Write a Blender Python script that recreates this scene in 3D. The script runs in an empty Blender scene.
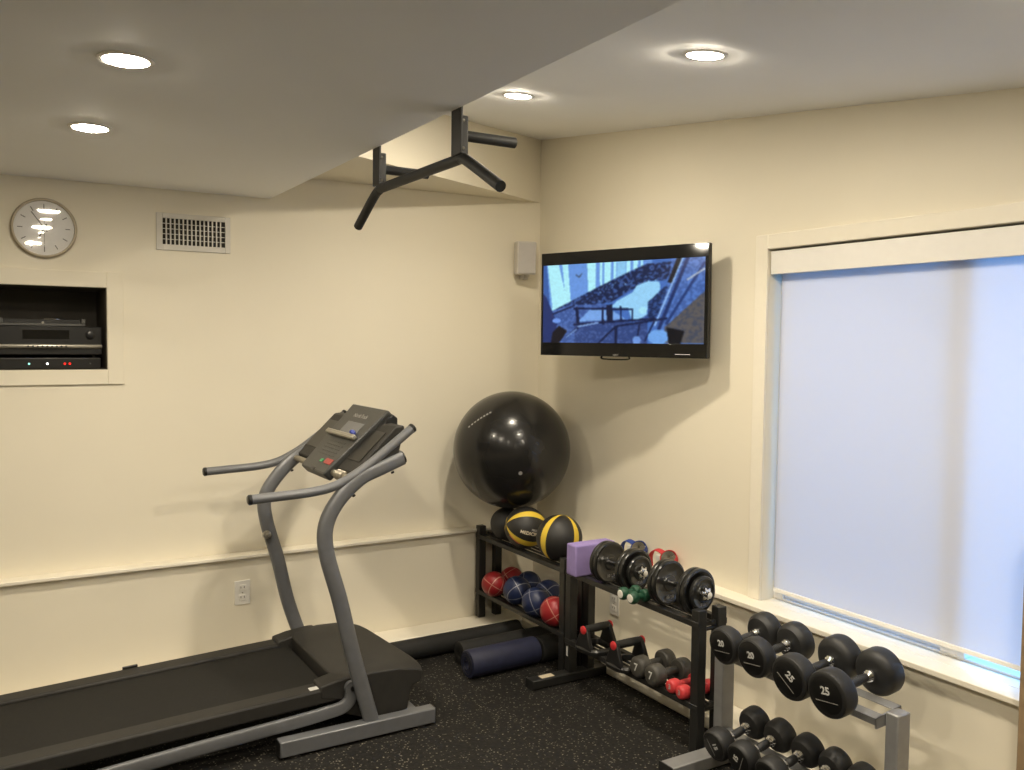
import bpy, bmesh, math, random
from mathutils import Vector, Matrix
random.seed(7)
PI = math.pi
scene = bpy.context.scene
COL = scene.collection
V = Vector

# ------------------------------------------------------------------ materials
def new_mat(name):
    m = bpy.data.materials.new(name); m.use_nodes = True
    nt = m.node_tree
    for n in list(nt.nodes): nt.nodes.remove(n)
    out = nt.nodes.new('ShaderNodeOutputMaterial')
    return m, nt, out

def mat(name, col, rough=.5, metal=0., noise=0., nscale=30., bump=0., bscale=200., coat=0., spec=.5, coat_rough=.1):
    m, nt, out = new_mat(name)
    b = nt.nodes.new('ShaderNodeBsdfPrincipled')
    b.inputs['Roughness'].default_value = rough
    b.inputs['Metallic'].default_value = metal
    b.inputs['Specular IOR Level'].default_value = spec
    b.inputs['Coat Weight'].default_value = coat
    b.inputs['Coat Roughness'].default_value = coat_rough
    nt.links.new(b.outputs[0], out.inputs[0])
    tc = nt.nodes.new('ShaderNodeTexCoord')
    n = nt.nodes.new('ShaderNodeTexNoise'); n.inputs['Scale'].default_value = nscale; n.inputs['Detail'].default_value = 3
    nt.links.new(tc.outputs['Object'], n.inputs['Vector'])
    r = nt.nodes.new('ShaderNodeValToRGB')
    k = noise if noise else .03
    r.color_ramp.elements[0].position = .3; r.color_ramp.elements[1].position = .7
    r.color_ramp.elements[0].color = tuple(max(0, c*(1-k)) for c in col[:3]) + (1,)
    r.color_ramp.elements[1].color = tuple(min(1, c*(1+k)) for c in col[:3]) + (1,)
    nt.links.new(n.outputs['Fac'], r.inputs[0]); nt.links.new(r.outputs[0], b.inputs['Base Color'])
    if bump:
        n2 = nt.nodes.new('ShaderNodeTexNoise'); n2.inputs['Scale'].default_value = bscale
        nt.links.new(tc.outputs['Object'], n2.inputs['Vector'])
        bp = nt.nodes.new('ShaderNodeBump'); bp.inputs['Strength'].default_value = bump; bp.inputs['Distance'].default_value = .002
        nt.links.new(n2.outputs['Fac'], bp.inputs['Height']); nt.links.new(bp.outputs[0], b.inputs['Normal'])
    return m

def emit_mat(name, col, s):
    m, nt, out = new_mat(name)
    e = nt.nodes.new('ShaderNodeEmission'); e.inputs[0].default_value = col + (1,); e.inputs[1].default_value = s
    nt.links.new(e.outputs[0], out.inputs[0]); return m

def floor_mat():
    m, nt, out = new_mat('speckled rubber')
    b = nt.nodes.new('ShaderNodeBsdfPrincipled'); b.inputs['Roughness'].default_value = .72
    b.inputs['Specular IOR Level'].default_value = .25
    nt.links.new(b.outputs[0], out.inputs[0])
    tc = nt.nodes.new('ShaderNodeTexCoord')
    base = nt.nodes.new('ShaderNodeTexNoise'); base.inputs['Scale'].default_value = 60; base.inputs['Detail'].default_value = 6
    nt.links.new(tc.outputs['Object'], base.inputs['Vector'])
    rb = nt.nodes.new('ShaderNodeValToRGB')
    rb.color_ramp.elements[0].position = .35; rb.color_ramp.elements[0].color = (.006, .0057, .005, 1)
    rb.color_ramp.elements[1].position = .7; rb.color_ramp.elements[1].color = (.015, .014, .0125, 1)
    nt.links.new(base.outputs['Fac'], rb.inputs[0])
    # small irregular flecks
    v = nt.nodes.new('ShaderNodeTexVoronoi'); v.inputs['Scale'].default_value = 95
    w = nt.nodes.new('ShaderNodeTexNoise'); w.inputs['Scale'].default_value = 230
    mixv = nt.nodes.new('ShaderNodeVectorMath'); mixv.operation = 'MULTIPLY_ADD'
    nt.links.new(tc.outputs['Object'], w.inputs['Vector'])
    mixv.inputs[1].default_value = (.012, .012, .012)
    nt.links.new(w.outputs['Color'], mixv.inputs[0]); nt.links.new(tc.outputs['Object'], mixv.inputs[2])
    nt.links.new(mixv.outputs[0], v.inputs['Vector'])
    lt = nt.nodes.new('ShaderNodeMath'); lt.operation = 'LESS_THAN'; lt.inputs[1].default_value = .33
    nt.links.new(v.outputs['Distance'], lt.inputs[0])
    sep = nt.nodes.new('ShaderNodeSeparateColor'); nt.links.new(v.outputs['Color'], sep.inputs[0])
    gt = nt.nodes.new('ShaderNodeMath'); gt.operation = 'GREATER_THAN'; gt.inputs[1].default_value = .70
    nt.links.new(sep.outputs[0], gt.inputs[0])
    mu = nt.nodes.new('ShaderNodeMath'); mu.operation = 'MULTIPLY'
    nt.links.new(lt.outputs[0], mu.inputs[0]); nt.links.new(gt.outputs[0], mu.inputs[1])
    rc = nt.nodes.new('ShaderNodeValToRGB')
    rc.color_ramp.elements[0].color = (.09, .08, .065, 1); rc.color_ramp.elements[1].color = (.21, .19, .15, 1)
    nt.links.new(sep.outputs[1], rc.inputs[0])
    mx = nt.nodes.new('ShaderNodeMix'); mx.data_type = 'RGBA'
    nt.links.new(mu.outputs[0], mx.inputs[0]); nt.links.new(rb.outputs[0], mx.inputs[6]); nt.links.new(rc.outputs[0], mx.inputs[7])
    nt.links.new(mx.outputs[2], b.inputs['Base Color'])
    bp = nt.nodes.new('ShaderNodeBump'); bp.inputs['Strength'].default_value = .5; bp.inputs['Distance'].default_value = .002
    nt.links.new(base.outputs['Fac'], bp.inputs['Height']); nt.links.new(bp.outputs[0], b.inputs['Normal'])
    return m

def panel_ball_mat(name, dark, bright, width, rot, n=4):
    """meridian bands running from pole to pole of the ball's own X axis"""
    m, nt, out = new_mat(name)
    b = nt.nodes.new('ShaderNodeBsdfPrincipled'); b.inputs['Roughness'].default_value = .5
    nt.links.new(b.outputs[0], out.inputs[0])
    tc = nt.nodes.new('ShaderNodeTexCoord'); s = nt.nodes.new('ShaderNodeSeparateXYZ')
    nt.links.new(tc.outputs['Object'], s.inputs[0])
    def M(op, a, b_=None, c=None):
        k = nt.nodes.new('ShaderNodeMath'); k.operation = op
        for i, x in enumerate((a, b_, c)):
            if x is None: continue
            if isinstance(x, (int, float)): k.inputs[i].default_value = x
            else: nt.links.new(x, k.inputs[i])
        return k.outputs[0]
    at = M('ARCTAN2', s.outputs[2], s.outputs[1])
    fr = M('FRACT', M('ADD', M('MULTIPLY', at, n/(2*PI)), rot + 8))
    d = M('ABSOLUTE', M('SUBTRACT', fr, .5))
    band = M('LESS_THAN', d, width/2)
    mx = nt.nodes.new('ShaderNodeMix'); mx.data_type = 'RGBA'
    nt.links.new(band, mx.inputs[0]); mx.inputs[6].default_value = dark + (1,); mx.inputs[7].default_value = bright + (1,)
    nt.links.new(mx.outputs[2], b.inputs['Base Color'])
    return m

def lined_ball_mat(name, base, line, lw=.0022):
    """rubber ball with moulded pale lines (two great circles, two side loops)"""
    m, nt, out = new_mat(name)
    b = nt.nodes.new('ShaderNodeBsdfPrincipled'); b.inputs['Roughness'].default_value = .38
    nt.links.new(b.outputs[0], out.inputs[0])
    tc = nt.nodes.new('ShaderNodeTexCoord'); s = nt.nodes.new('ShaderNodeSeparateXYZ')
    nt.links.new(tc.outputs['Object'], s.inputs[0])
    def M(op, a, b_=None):
        k = nt.nodes.new('ShaderNodeMath'); k.operation = op
        for i, x in enumerate((a, b_)):
            if x is None: continue
            if isinstance(x, (int, float)): k.inputs[i].default_value = x
            else: nt.links.new(x, k.inputs[i])
        return k.outputs[0]
    a1 = M('LESS_THAN', M('ABSOLUTE', s.outputs[2]), lw)
    a2 = M('LESS_THAN', M('ABSOLUTE', s.outputs[0]), lw)
    yy = M('SUBTRACT', M('ABSOLUTE', s.outputs[1]), .030)
    q = M('MULTIPLY', M('MULTIPLY', s.outputs[0], s.outputs[0]), 5.)
    a3 = M('LESS_THAN', M('ABSOLUTE', M('SUBTRACT', yy, q)), lw*1.1)
    f = M('MAXIMUM', M('MAXIMUM', a1, a2), a3)
    mx = nt.nodes.new('ShaderNodeMix'); mx.data_type = 'RGBA'
    nt.links.new(f, mx.inputs[0]); mx.inputs[6].default_value = base + (1,); mx.inputs[7].default_value = line + (1,)
    nt.links.new(mx.outputs[2], b.inputs['Base Color'])
    n2 = nt.nodes.new('ShaderNodeTexVoronoi'); n2.inputs['Scale'].default_value = 350
    nt.links.new(tc.outputs['Object'], n2.inputs['Vector'])
    bp = nt.nodes.new('ShaderNodeBump'); bp.inputs['Strength'].default_value = .3; bp.inputs['Distance'].default_value = .001
    nt.links.new(n2.outputs['Distance'], bp.inputs['Height']); nt.links.new(bp.outputs[0], b.inputs['Normal'])
    return m

def shade_mat():
    m, nt, out = new_mat('roller shade fabric')
    d = nt.nodes.new('ShaderNodeBsdfDiffuse'); d.inputs[0].default_value = (.80, .82, .90, 1)
    t = nt.nodes.new('ShaderNodeBsdfTranslucent'); t.inputs[0].default_value = (.80, .82, .86, 1)
    x = nt.nodes.new('ShaderNodeMixShader')
    tc = nt.nodes.new('ShaderNodeTexCoord'); n = nt.nodes.new('ShaderNodeTexNoise'); n.inputs['Scale'].default_value = 400
    nt.links.new(tc.outputs['Object'], n.inputs['Vector'])
    mr = nt.nodes.new('ShaderNodeMapRange'); mr.inputs[3].default_value = .33; mr.inputs[4].default_value = .37
    nt.links.new(n.outputs['Fac'], mr.inputs[0]); nt.links.new(mr.outputs[0], x.inputs[0])
    nt.links.new(d.outputs[0], x.inputs[1]); nt.links.new(t.outputs[0], x.inputs[2]); nt.links.new(x.outputs[0], out.inputs[0])
    return m

def see_through_mat(name, col, opacity, glossy=False):
    m, nt, out = new_mat(name)
    t = nt.nodes.new('ShaderNodeBsdfTransparent'); t.inputs[0].default_value = (1, 1, 1, 1)
    if glossy:
        d = nt.nodes.new('ShaderNodeBsdfGlossy'); d.inputs['Roughness'].default_value = .03
    else:
        d = nt.nodes.new('ShaderNodeBsdfDiffuse')
    d.inputs[0].default_value = col + (1,)
    x = nt.nodes.new('ShaderNodeMixShader'); x.inputs[0].default_value = opacity
    nt.links.new(t.outputs[0], x.inputs[1]); nt.links.new(d.outputs[0], x.inputs[2]); nt.links.new(x.outputs[0], out.inputs[0])
    return m

WALL = mat('cream wall paint', (.80, .745, .61), .6, noise=.012, nscale=3, bump=.08, bscale=120, spec=.3)
CEIL = mat('ceiling paint', (.92, .92, .91), .7, noise=.01, nscale=2, bump=.06, bscale=150, spec=.2)
TRIM = mat('semi-gloss cream trim paint', (.84, .79, .67), .35, noise=.01)
WTRIM = mat('white window paint', (.86, .84, .80), .35, noise=.01)
FLOOR = floor_mat()
WOOD = mat('tan stained wood', (.30, .21, .12), .5, noise=.12, nscale=25)
SHADE = shade_mat()
GLASS = see_through_mat('window glass', (.9, .95, 1.), .06, True)
DIMSHEET = see_through_mat('grey dimming sheet', (.30, .31, .33), .30)  # half-clear grey for the added sheet that weakens daylight on the left
BLACKMET = mat('black powder-coated steel', (.016, .016, .015), .42, noise=.1, bump=.1, bscale=500)
BLACKGRIP = mat('black bar foam', (.012, .012, .011), .6, noise=.15)
SILVER = mat('silver powder-coated steel', (.34, .34, .34), .38, metal=.45, noise=.05)
TREADSIL = mat('grey painted steel', (.165, .17, .18), .36, metal=.25, noise=.05)
CHROME = mat('chrome', (.75, .75, .75), .12, metal=1.)
BRASS = mat('clear-coated spring steel', (.36, .33, .27), .4, metal=.8)
DKPLAST = mat('charcoal textured plastic', (.026, .0245, .022), .6, spec=.35, noise=.08, bump=.2, bscale=400)
DKPLAST2 = mat('black glossy plastic', (.012, .012, .012), .3)
CONS = mat('dark grey console plastic', (.045, .046, .045), .42, noise=.06, bump=.1, bscale=300)
BELT = mat('black running belt', (.013, .0125, .0115), .7, spec=.25, noise=.12, nscale=60, bump=.25, bscale=600)
RUBBER = mat('black rubber', (.017, .017, .017), .5, noise=.12, nscale=40)
RUBFACE = mat('moulded black end cap', (.006, .006, .006), .35)
LETTER = mat('silver-white print', (.62, .62, .60), .5)
DIMLET = mat('worn silver print', (.30, .29, .27), .5)
EXBALL = mat('glossy black vinyl', (.013, .0125, .012), .24, noise=.08, nscale=5, coat=.15, coat_rough=.1, spec=.35)
IRON = mat('black enamelled iron', (.013, .013, .012), .28, coat=.3, noise=.1)
GREYDB = mat('grey vinyl', (.06, .057, .05), .5, noise=.1)
PINK = mat('coral red vinyl', (.55, .045, .05), .42, noise=.05)
GREENV = mat('green neoprene', (.012, .065, .035), .5, noise=.1)
WHITEV = mat('white vinyl', (.72, .70, .64), .45)
REDCAP = mat('red plastic', (.52, .03, .035), .35)
PURPLE = mat('purple foam', (.30, .23, .50), .85, noise=.04, bump=.2, bscale=350)
BLUEST = mat('blue webbing', (.025, .055, .26), .7, noise=.1)
REDST = mat('red webbing', (.48, .03, .035), .7, noise=.1)
GREYST = mat('grey webbing', (.27, .25, .20), .8, noise=.2)
BLUEFOAM = mat('navy foam mat', (.016, .019, .048), .6, noise=.12, nscale=30, bump=.2, bscale=300)
BLACKFOAM = mat('black foam', (.010, .010, .0095), .75, noise=.12, nscale=90, bump=.4, bscale=300)
TVPL = mat('glossy black bezel', (.008, .008, .008), .06)
TVBACK = mat('matte black plastic', (.015, .015, .015), .5)
SPKW = mat('white speaker plastic', (.60, .57, .53), .5)
GRILLE = mat('light grey speaker grille', (.50, .475, .45), .8, bump=.4, bscale=900)
VENTW = mat('white vent enamel', (.66, .63, .57), .4)
DARK = mat('dark cavity', (.02, .018, .015), .8)
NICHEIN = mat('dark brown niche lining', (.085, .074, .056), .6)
CLOCKF = mat('white clock dial', (.74, .73, .71), .4)
CLOCKR = mat('champagne clock rim', (.40, .345, .25), .45, metal=.1)
TICK = mat('dark grey ink', (.09, .085, .08), .6)
HANDM = mat('dark clock hand', (.10, .095, .09), .4)
OUTLET = mat('ivory outlet plastic', (.76, .74, .69), .35)
SLOT = mat('outlet slot', (.12, .11, .10), .6)
LABELM = mat('beige sticker', (.60, .52, .38), .5)
LENS = emit_mat('warm lamp lens', (1., .885, .70), 480.)
LRIM = mat('white lamp trim', (.85, .83, .78), .4)
LEDG = emit_mat('green led', (.4, 1., .8), 1.5)
LEDW = emit_mat('white led', (1., .98, .95), 4.)
LEDR = emit_mat('red led', (1., .03, .02), 1.6)
SILVPL = mat('silver trim strip', (.36, .34, .29), .3, metal=.7)
GREYPL = mat('dark silver plastic', (.10, .10, .095), .35, metal=.4)
REDPR = mat('red printed keypad', (.34, .06, .05), .5)
GREENPR = mat('green printed button', (.05, .30, .12), .5)
BLUEPR = mat('blue key', (.04, .06, .30), .4)
GLASSCL = see_through_mat('clock glass', (1, 1, 1), .06, True)
SCOLOR = mat('orange print', (.6, .15, .06), .5)

# ------------------------------------------------------------------ mesh helpers
class B:
    def __init__(s): s.bm = bmesh.new()
    def box(s, c, size, rot=None, pivot=None):
        r = bmesh.ops.create_cube(s.bm, size=1.)
        M4 = Matrix.Translation(V(c)) @ Matrix.Diagonal(V(size)).to_4x4()
        if rot is not None:
            p = V(pivot if pivot is not None else c)
            M4 = Matrix.Translation(p) @ rot.to_4x4() @ Matrix.Translation(-p) @ M4
        bmesh.ops.transform(s.bm, matrix=M4, verts=r['verts']); return s
    def mm(s, lo, hi):
        return s.box([(a+b)/2 for a, b in zip(lo, hi)], [abs(b-a) for a, b in zip(lo, hi)])
    def ringmesh(s, rings, cap=True, closed=False):
        vs = [[s.bm.verts.new(p) for p in ring] for ring in rings]
        n = len(vs[0])
        for a in range(len(vs) - (0 if closed else 1)):
            A = vs[a]; Bv = vs[(a+1) % len(vs)]
            for i in range(n):
                try: s.bm.faces.new((A[i], A[(i+1) % n], Bv[(i+1) % n], Bv[i]))
                except ValueError: pass
        if cap and not closed:
            s.bm.faces.new(vs[0][::-1]); s.bm.faces.new(vs[-1])
        return s
    def cyl(s, p0, p1, r0, r1=None, n=24):
        r1 = r0 if r1 is None else r1
        p0, p1 = V(p0), V(p1); t = (p1-p0).normalized()
        u = t.orthogonal().normalized(); w = t.cross(u)
        s.ringmesh([[p + (u*math.cos(2*PI*i/n) + w*math.sin(2*PI*i/n))*r for i in range(n)] for p, r in ((p0, r0), (p1, r1))])
        return s
    def lathe(s, prof, p0, axis, n=40, ref=None):
        """prof: (distance along axis, radius)"""
        p0 = V(p0); t = V(axis).normalized()
        u = (V(ref) if ref else t.orthogonal()).normalized(); w = t.cross(u)
        rings = []
        for d, r in prof:
            r = max(r, 1e-4)
            rings.append([p0 + t*d + (u*math.cos(2*PI*i/n) + w*math.sin(2*PI*i/n))*r for i in range(n)])
        s.ringmesh(rings); return s
    def sweep(s, path, a, b, side=(0, 1, 0), n=20, sq=2.4):
        """tube along a planar path; a = half size in the plane, b = half size along side"""
        P = [V(p) for p in path]; side = V(side).normalized(); rings = []
        for i, p in enumerate(P):
            t = (P[min(i+1, len(P)-1)] - P[max(i-1, 0)]).normalized()
            nn = t.cross(side).normalized(); sd = nn.cross(t).normalized(); ring = []
            for k in range(n):
                q = 2*PI*k/n; c, d = math.cos(q), math.sin(q)
                ring.append(p + nn*(a*math.copysign(abs(c)**(2/sq), c)) + sd*(b*math.copysign(abs(d)**(2/sq), d)))
            rings.append(ring)
        s.ringmesh(rings); return s
    def prism(s, poly, vec):
        """extrude a planar polygon (3D points) along vec"""
        vec = V(vec); A = [V(p) for p in poly]
        s.ringmesh([A, [p+vec for p in A]]); return s
    def sphere(s, c, r, u=48, v=24):
        q = bmesh.ops.create_uvsphere(s.bm, u_segments=u, v_segments=v, radius=r)
        bmesh.ops.translate(s.bm, vec=V(c), verts=q['verts']); return s
    def xf(s, M4):
        bmesh.ops.transform(s.bm, matrix=M4, verts=s.bm.verts[:]); return s
    def make(s, name, m, parent=None, world=True, bevel=0., seg=2, loc=None, rot=None):
        bm = s.bm
        bmesh.ops.recalc_face_normals(bm, faces=bm.faces[:])
        if world:
            off = None
            if loc is not None: off = V(loc)
            elif parent is not None: off = ROOT(parent)
            if off is not None: bmesh.ops.translate(bm, vec=-off, verts=bm.verts[:])
        for f in bm.faces: f.smooth = True
        for e in bm.edges:
            if len(e.link_faces) == 2:
                if e.calc_face_angle(0) > .6: e.smooth = False
        me = bpy.data.meshes.new(name); bm.to_mesh(me); bm.free()
        me.materials.append(m)
        o = bpy.data.objects.new(name, me); COL.objects.link(o)
        if parent is not None: o.parent = parent
        if loc is not None and parent is None: o.location = V(loc)
        if rot is not None: o.rotation_euler = rot
        if bevel:
            bv = o.modifiers.new('bevel', 'BEVEL'); bv.width = bevel; bv.segments = seg; bv.limit_method = 'ANGLE'; bv.angle_limit = .6
            bv.harden_normals = False
        return o

def ROOT(o):
    while o.parent is not None: o = o.parent
    return V(o.location)

def thing(name, label, cat, loc=(0, 0, 0), group=None, rot=(0, 0, 0)):
    o = bpy.data.objects.new(name, None); COL.objects.link(o)
    o.empty_display_size = .05
    o.location = loc; o.rotation_euler = rot
    return tag(o, label, cat, group)
def tag(o, label, cat, group=None):
    o['label'] = label; o['category'] = cat
    if group: o['group'] = group
    return o
def struct(o):
    o['kind'] = 'structure'; return o
def dup(o, parent=None):
    c = o.copy(); COL.objects.link(c)
    if parent is not None: c.parent = parent
    for k in ('label', 'group'):
        if parent is None and k in c: del c[k]
    for ch in [x for x in CH.get(o.name, [])]: dup(ch, c)
    return c
CH = {}
def index_children():
    CH.clear()
    for o in COL.objects:
        if o.parent: CH.setdefault(o.parent.name, []).append(o)

def smooth_path(P, k=8):
    P = [V(p) for p in P]; out = []
    for i in range(len(P)-1):
        p0 = P[max(i-1, 0)]; p1 = P[i]; p2 = P[i+1]; p3 = P[min(i+2, len(P)-1)]
        for j in range(k):
            t = j/k
            out.append(.5*((2*p1) + (p2-p0)*t + (2*p0-5*p1+4*p2-p3)*t*t + (3*p1-p0-3*p2+p3)*t**3))
    out.append(P[-1]); return out

def text_mesh(txt, size, ext=.0006, bold=.0, spacing=1.):
    cu = bpy.data.curves.new('lettering', 'FONT'); cu.body = txt; cu.size = size; cu.extrude = ext
    cu.align_x = 'CENTER'; cu.align_y = 'CENTER'; cu.offset = bold; cu.space_character = spacing; cu.resolution_u = 3
    o = bpy.data.objects.new('lettering', cu); COL.objects.link(o)
    dg = bpy.context.evaluated_depsgraph_get(); dg.update()
    me = bpy.data.meshes.new_from_object(o.evaluated_get(dg), depsgraph=dg)
    bpy.data.objects.remove(o); bpy.data.curves.remove(cu)
    return me
def text_bm(b, txt, size, origin, right, up, ext=.0006, bold=0., spacing=1.):
    """adds lettering to builder b, on the plane (right, up)"""
    me = text_mesh(txt, size, ext, bold, spacing)
    t = bmesh.new(); t.from_mesh(me)
    r = V(right).normalized(); u = V(up).normalized(); n = r.cross(u)
    M4 = Matrix(((r.x, u.x, n.x, origin[0]), (r.y, u.y, n.y, origin[1]), (r.z, u.z, n.z, origin[2]), (0, 0, 0, 1)))
    bmesh.ops.transform(t, matrix=M4, verts=t.verts[:])
    tmp = bpy.data.meshes.new('tmp'); t.to_mesh(tmp); t.free()
    b.bm.from_mesh(tmp); bpy.data.meshes.remove(tmp); bpy.data.meshes.remove(me)
    return b

# ------------------------------------------------------------------ camera (positioned from the photograph's perspective)
FPX = 877.
cx = V((.85850213, -.51270213, .0105175)); cdn = V((-.01694797, -.04886519, -.99866158)); cf = V((.51252986, .85717485, -.05064013))
cam = bpy.data.cameras.new('camera'); camo = bpy.data.objects.new('camera', cam); COL.objects.link(camo)
cam.sensor_width = 36; cam.sensor_fit = 'HORIZONTAL'; cam.lens = FPX/1024*36; cam.clip_start = .02
Mx = Matrix.Identity(4)
for i in range(3):
    Mx[i][0] = cx[i]; Mx[i][1] = -cdn[i]; Mx[i][2] = -cf[i]
Mx.translation = V((-2.76826633, -4.33087889, 1.6))
camo.matrix_world = Mx
scene.camera = camo

# ------------------------------------------------------------------ room shell
# corner at (0,0); left wall in the photo is the plane y=0, window wall is the plane x=0
LOW = 2.28          # underside of the dropped ceiling
XE = -1.57          # edge of the dropped ceiling
def slope(y): return 2.76 + .13*y
RX, RY = -4.9, -7.2
struct(B().mm((RX, RY, -.1), (.3, .3, 0)).make('floor', FLOOR))
nx0, nx1, nz0, nz1 = -2.86, -2.306, 1.45, 1.817
w = B()
w.mm((RX, 0, -.1), (nx0, .12, 3)).mm((nx1, 0, -.1), (.3, .12, 3)).mm((nx0, 0, -.1), (nx1, .12, nz0)).mm((nx0, 0, nz1), (nx1, .12, 3))
struct(w.make('wall_left', WALL))
struct(B().mm((RX, -.06, 0), (-.06, 0, .538)).make('wall_left_lower', WALL))
struct(B().mm((RX, -.088, .536), (0, 0, .552)).make('trim_1', TRIM, bevel=.003))
struct(B().mm((RX, -.235, 0), (-.06, -.06, .058)).make('baseboard_left', TRIM, bevel=.012, seg=3))
wy0, wy1, wz0, wz1 = -3.35, -1.755, .515, 1.985
w = B()
w.mm((0, wy1, -.1), (.16, .12, 3)).mm((0, RY, -.1), (.16, wy0, 3)).mm((0, wy0, -.1), (.16, wy1, wz0)).mm((0, wy0, wz1), (.16, wy1, 3))
struct(w.make('wall_right', WALL))
struct(B().mm((-.06, RY, 0), (0, -.06, .505)).make('wall_right_lower', WALL))
struct(B().mm((-.092, RY, .501), (.0, -.088, .522)).mm((0, wy0, .5152), (.14, wy1, .522)).make('trim_2', TRIM, bevel=.003))
struct(B().mm((-.24, RY, 0), (-.06, -.235, .06)).make('baseboard_right', TRIM, bevel=.012, seg=3))
struct(B().mm((RX, RY-.1, -.1), (.16, RY, 3)).make('wall_near', WALL))
struct(B().mm((RX-.1, RY-.1, -.1), (RX, .12, 3)).make('wall_side', WALL))
# dropped ceiling with its vertical edge, sloped ceiling beyond it
struct(B().mm((RX, RY, LOW), (XE, 0, 3.0)).make('ceiling_low', CEIL))
b = B(); y0, y1 = 0.0, -3.69
poly = [(XE, .0, slope(0)), (XE, y1, LOW), (XE, RY, LOW), (XE, RY, 3.05), (XE, .0, 3.05)]
b.prism(poly, (-XE, 0, 0)); struct(b.make('ceiling_sloped', CEIL))
# angled bulkhead above the left wall, running from the corner under the sloped ceiling
b = B(); b.prism([(0, .0, 2.40), (XE, .0, 2.40), (XE, .47*XE, 2.40)], (0, 0, .40))
struct(b.make('trim_3', WALL))
# niche in the left wall
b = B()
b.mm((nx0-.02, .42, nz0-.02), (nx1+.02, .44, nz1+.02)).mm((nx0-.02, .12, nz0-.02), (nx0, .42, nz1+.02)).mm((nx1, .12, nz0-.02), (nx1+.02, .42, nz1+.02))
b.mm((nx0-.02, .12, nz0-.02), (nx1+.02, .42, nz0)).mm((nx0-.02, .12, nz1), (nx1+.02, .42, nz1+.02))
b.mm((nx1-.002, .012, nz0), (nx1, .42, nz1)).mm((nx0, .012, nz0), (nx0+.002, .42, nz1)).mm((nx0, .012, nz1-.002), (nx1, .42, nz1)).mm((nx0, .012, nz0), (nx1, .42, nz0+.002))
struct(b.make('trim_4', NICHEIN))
b = B(); fw = .068
b.mm((nx1, -.012, nz0-.066), (nx1+fw, 0, nz1+.07)).mm((nx0-fw, -.012, nz0-.066), (nx0, 0, nz1+.07))
b.mm((nx0, -.012, nz0-.066), (nx1, 0, nz0)).mm((nx0, -.012, nz1), (nx1, 0, nz1+.07))
struct(b.make('trim_5', WALL, bevel=.002))
# window: casing, frame, mullion, glass, unseen sheet added to dim the left pane
win = bpy.data.objects.new('window_1', None); COL.objects.link(win); win.location = (.1, -2.55, wz0); struct(win)
b = B()
b.mm((-.012, wy1, .522), (0, wy1+.065, 2.046)).mm((-.012, wy0, wz1), (0, wy1, 2.046)).mm((-.012, wy0-.065, .522), (0, wy0, 2.046))
b.make('window_casing', TRIM, win, bevel=.003)
b = B(); fx0, fx1 = .075, .125
b.mm((fx0, wy1-.05, .522), (fx1, wy1, wz1)).mm((fx0, wy0, .522), (fx1, wy0+.05, wz1))
b.mm((fx0, wy0+.05, .522), (fx1, wy1-.05, .532)).mm((fx0, wy0+.05, wz1-.06), (fx1, wy1-.05, wz1))
b.mm((fx0+.01, -2.515, .532), (fx1-.01, wy1-.05, .556))
b.make('window_frame', WTRIM, win, bevel=.003)
ym = -2.56
B().mm((fx0-.005, ym-.045, .532), (fx1, ym+.045, wz1-.06)).make('mullion', WTRIM, win, bevel=.003)
B().mm((.1, ym+.045, .532), (.104, wy1-.05, wz1-.06)).make('glass_pane', GLASS, win)
B().mm((.1, wy0+.05, .532), (.104, ym-.045, wz1-.06)).make('glass_pane', GLASS, win)
B().mm((.118, ym+.04, .525), (.119, wy1-.04, wz1-.05)).make('dimming_sheet', DIMSHEET, win)  # added sheet, lets less daylight through the left pane onto the shade
# roller shade
sh = thing('roller_shade', 'white translucent roller shade pulled down over the bright window, with cream fascia', 'blind', (.04, -2.55, wz1-.1))
B().mm((.004, wy0+.004, 1.882), (.016, wy1-.004, 1.977)).mm((.016, wy0+.004, 1.969), (.068, wy1-.004, 1.977)).make('fascia', WTRIM, sh, bevel=.002)
B().cyl((.05, wy0+.01, 1.945), (.05, wy1-.01, 1.945), .019).make('roller_tube', WTRIM, sh)
B().mm((.0485, wy0+.022, .575), (.0495, wy1-.026, 1.93)).make('shade_fabric', SHADE, sh)
B().mm((.043, wy0+.022, .560), (.055, wy1-.026, .578)).make('hem_bar', WTRIM, sh, bevel=.003)
# vertical wooden post cut by the right frame edge
tag(B().mm((-.20, -3.03, 0), (-.10, -2.938, 1.25)).make('wooden_post', WOOD, bevel=.004, loc=(-.15, -2.97, 0)),
    'tan wooden post at the right edge of the picture beside the sill', 'post')

# ------------------------------------------------------------------ recessed lamps
LAMP_W = 3.8
def lamp(x, y, z, tilt, label):
    t = thing('recessed_ceiling_light', label, 'ceiling light', (x, y, z), 'recessed ceiling lights')
    t.rotation_euler = (tilt, 0, 0)
    B().lathe([(0, .052), (0, .066), (-.003, .067), (-.0055, .063), (-.0055, .054), (-.003, .052)], (0, 0, 0), (0, 0, 1), ref=(1, 0, 0)).make('trim_ring', LRIM, t, world=False)
    B().lathe([(-.0015, .0535), (-.0045, .0535), (-.0075, .045), (-.009, .02)], (0, 0, 0), (0, 0, 1), ref=(1, 0, 0)).make('lens', LENS, t, world=False)
    ld = bpy.data.lights.new('downlight', 'AREA'); ld.shape = 'DISK'; ld.size = .05; ld.spread = math.radians(125)
    ld.color = (1., .885, .70); ld.energy = LAMP_W
    lo = bpy.data.objects.new('downlight', ld); COL.objects.link(lo); lo.parent = t; lo.location = (0, 0, -.011)
ta = math.atan(.13)
lamp(-2.465, -1.96, LOW, 0, 'round ceiling light in the dropped ceiling, the nearer and larger of two')
lamp(-2.47, -1.14, LOW, 0, 'round ceiling light in the dropped ceiling, closest to the wall clock')
lamp(-.89, -1.214, slope(-1.214), ta, 'round ceiling light in the sloped ceiling behind the pull-up bar')
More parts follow.
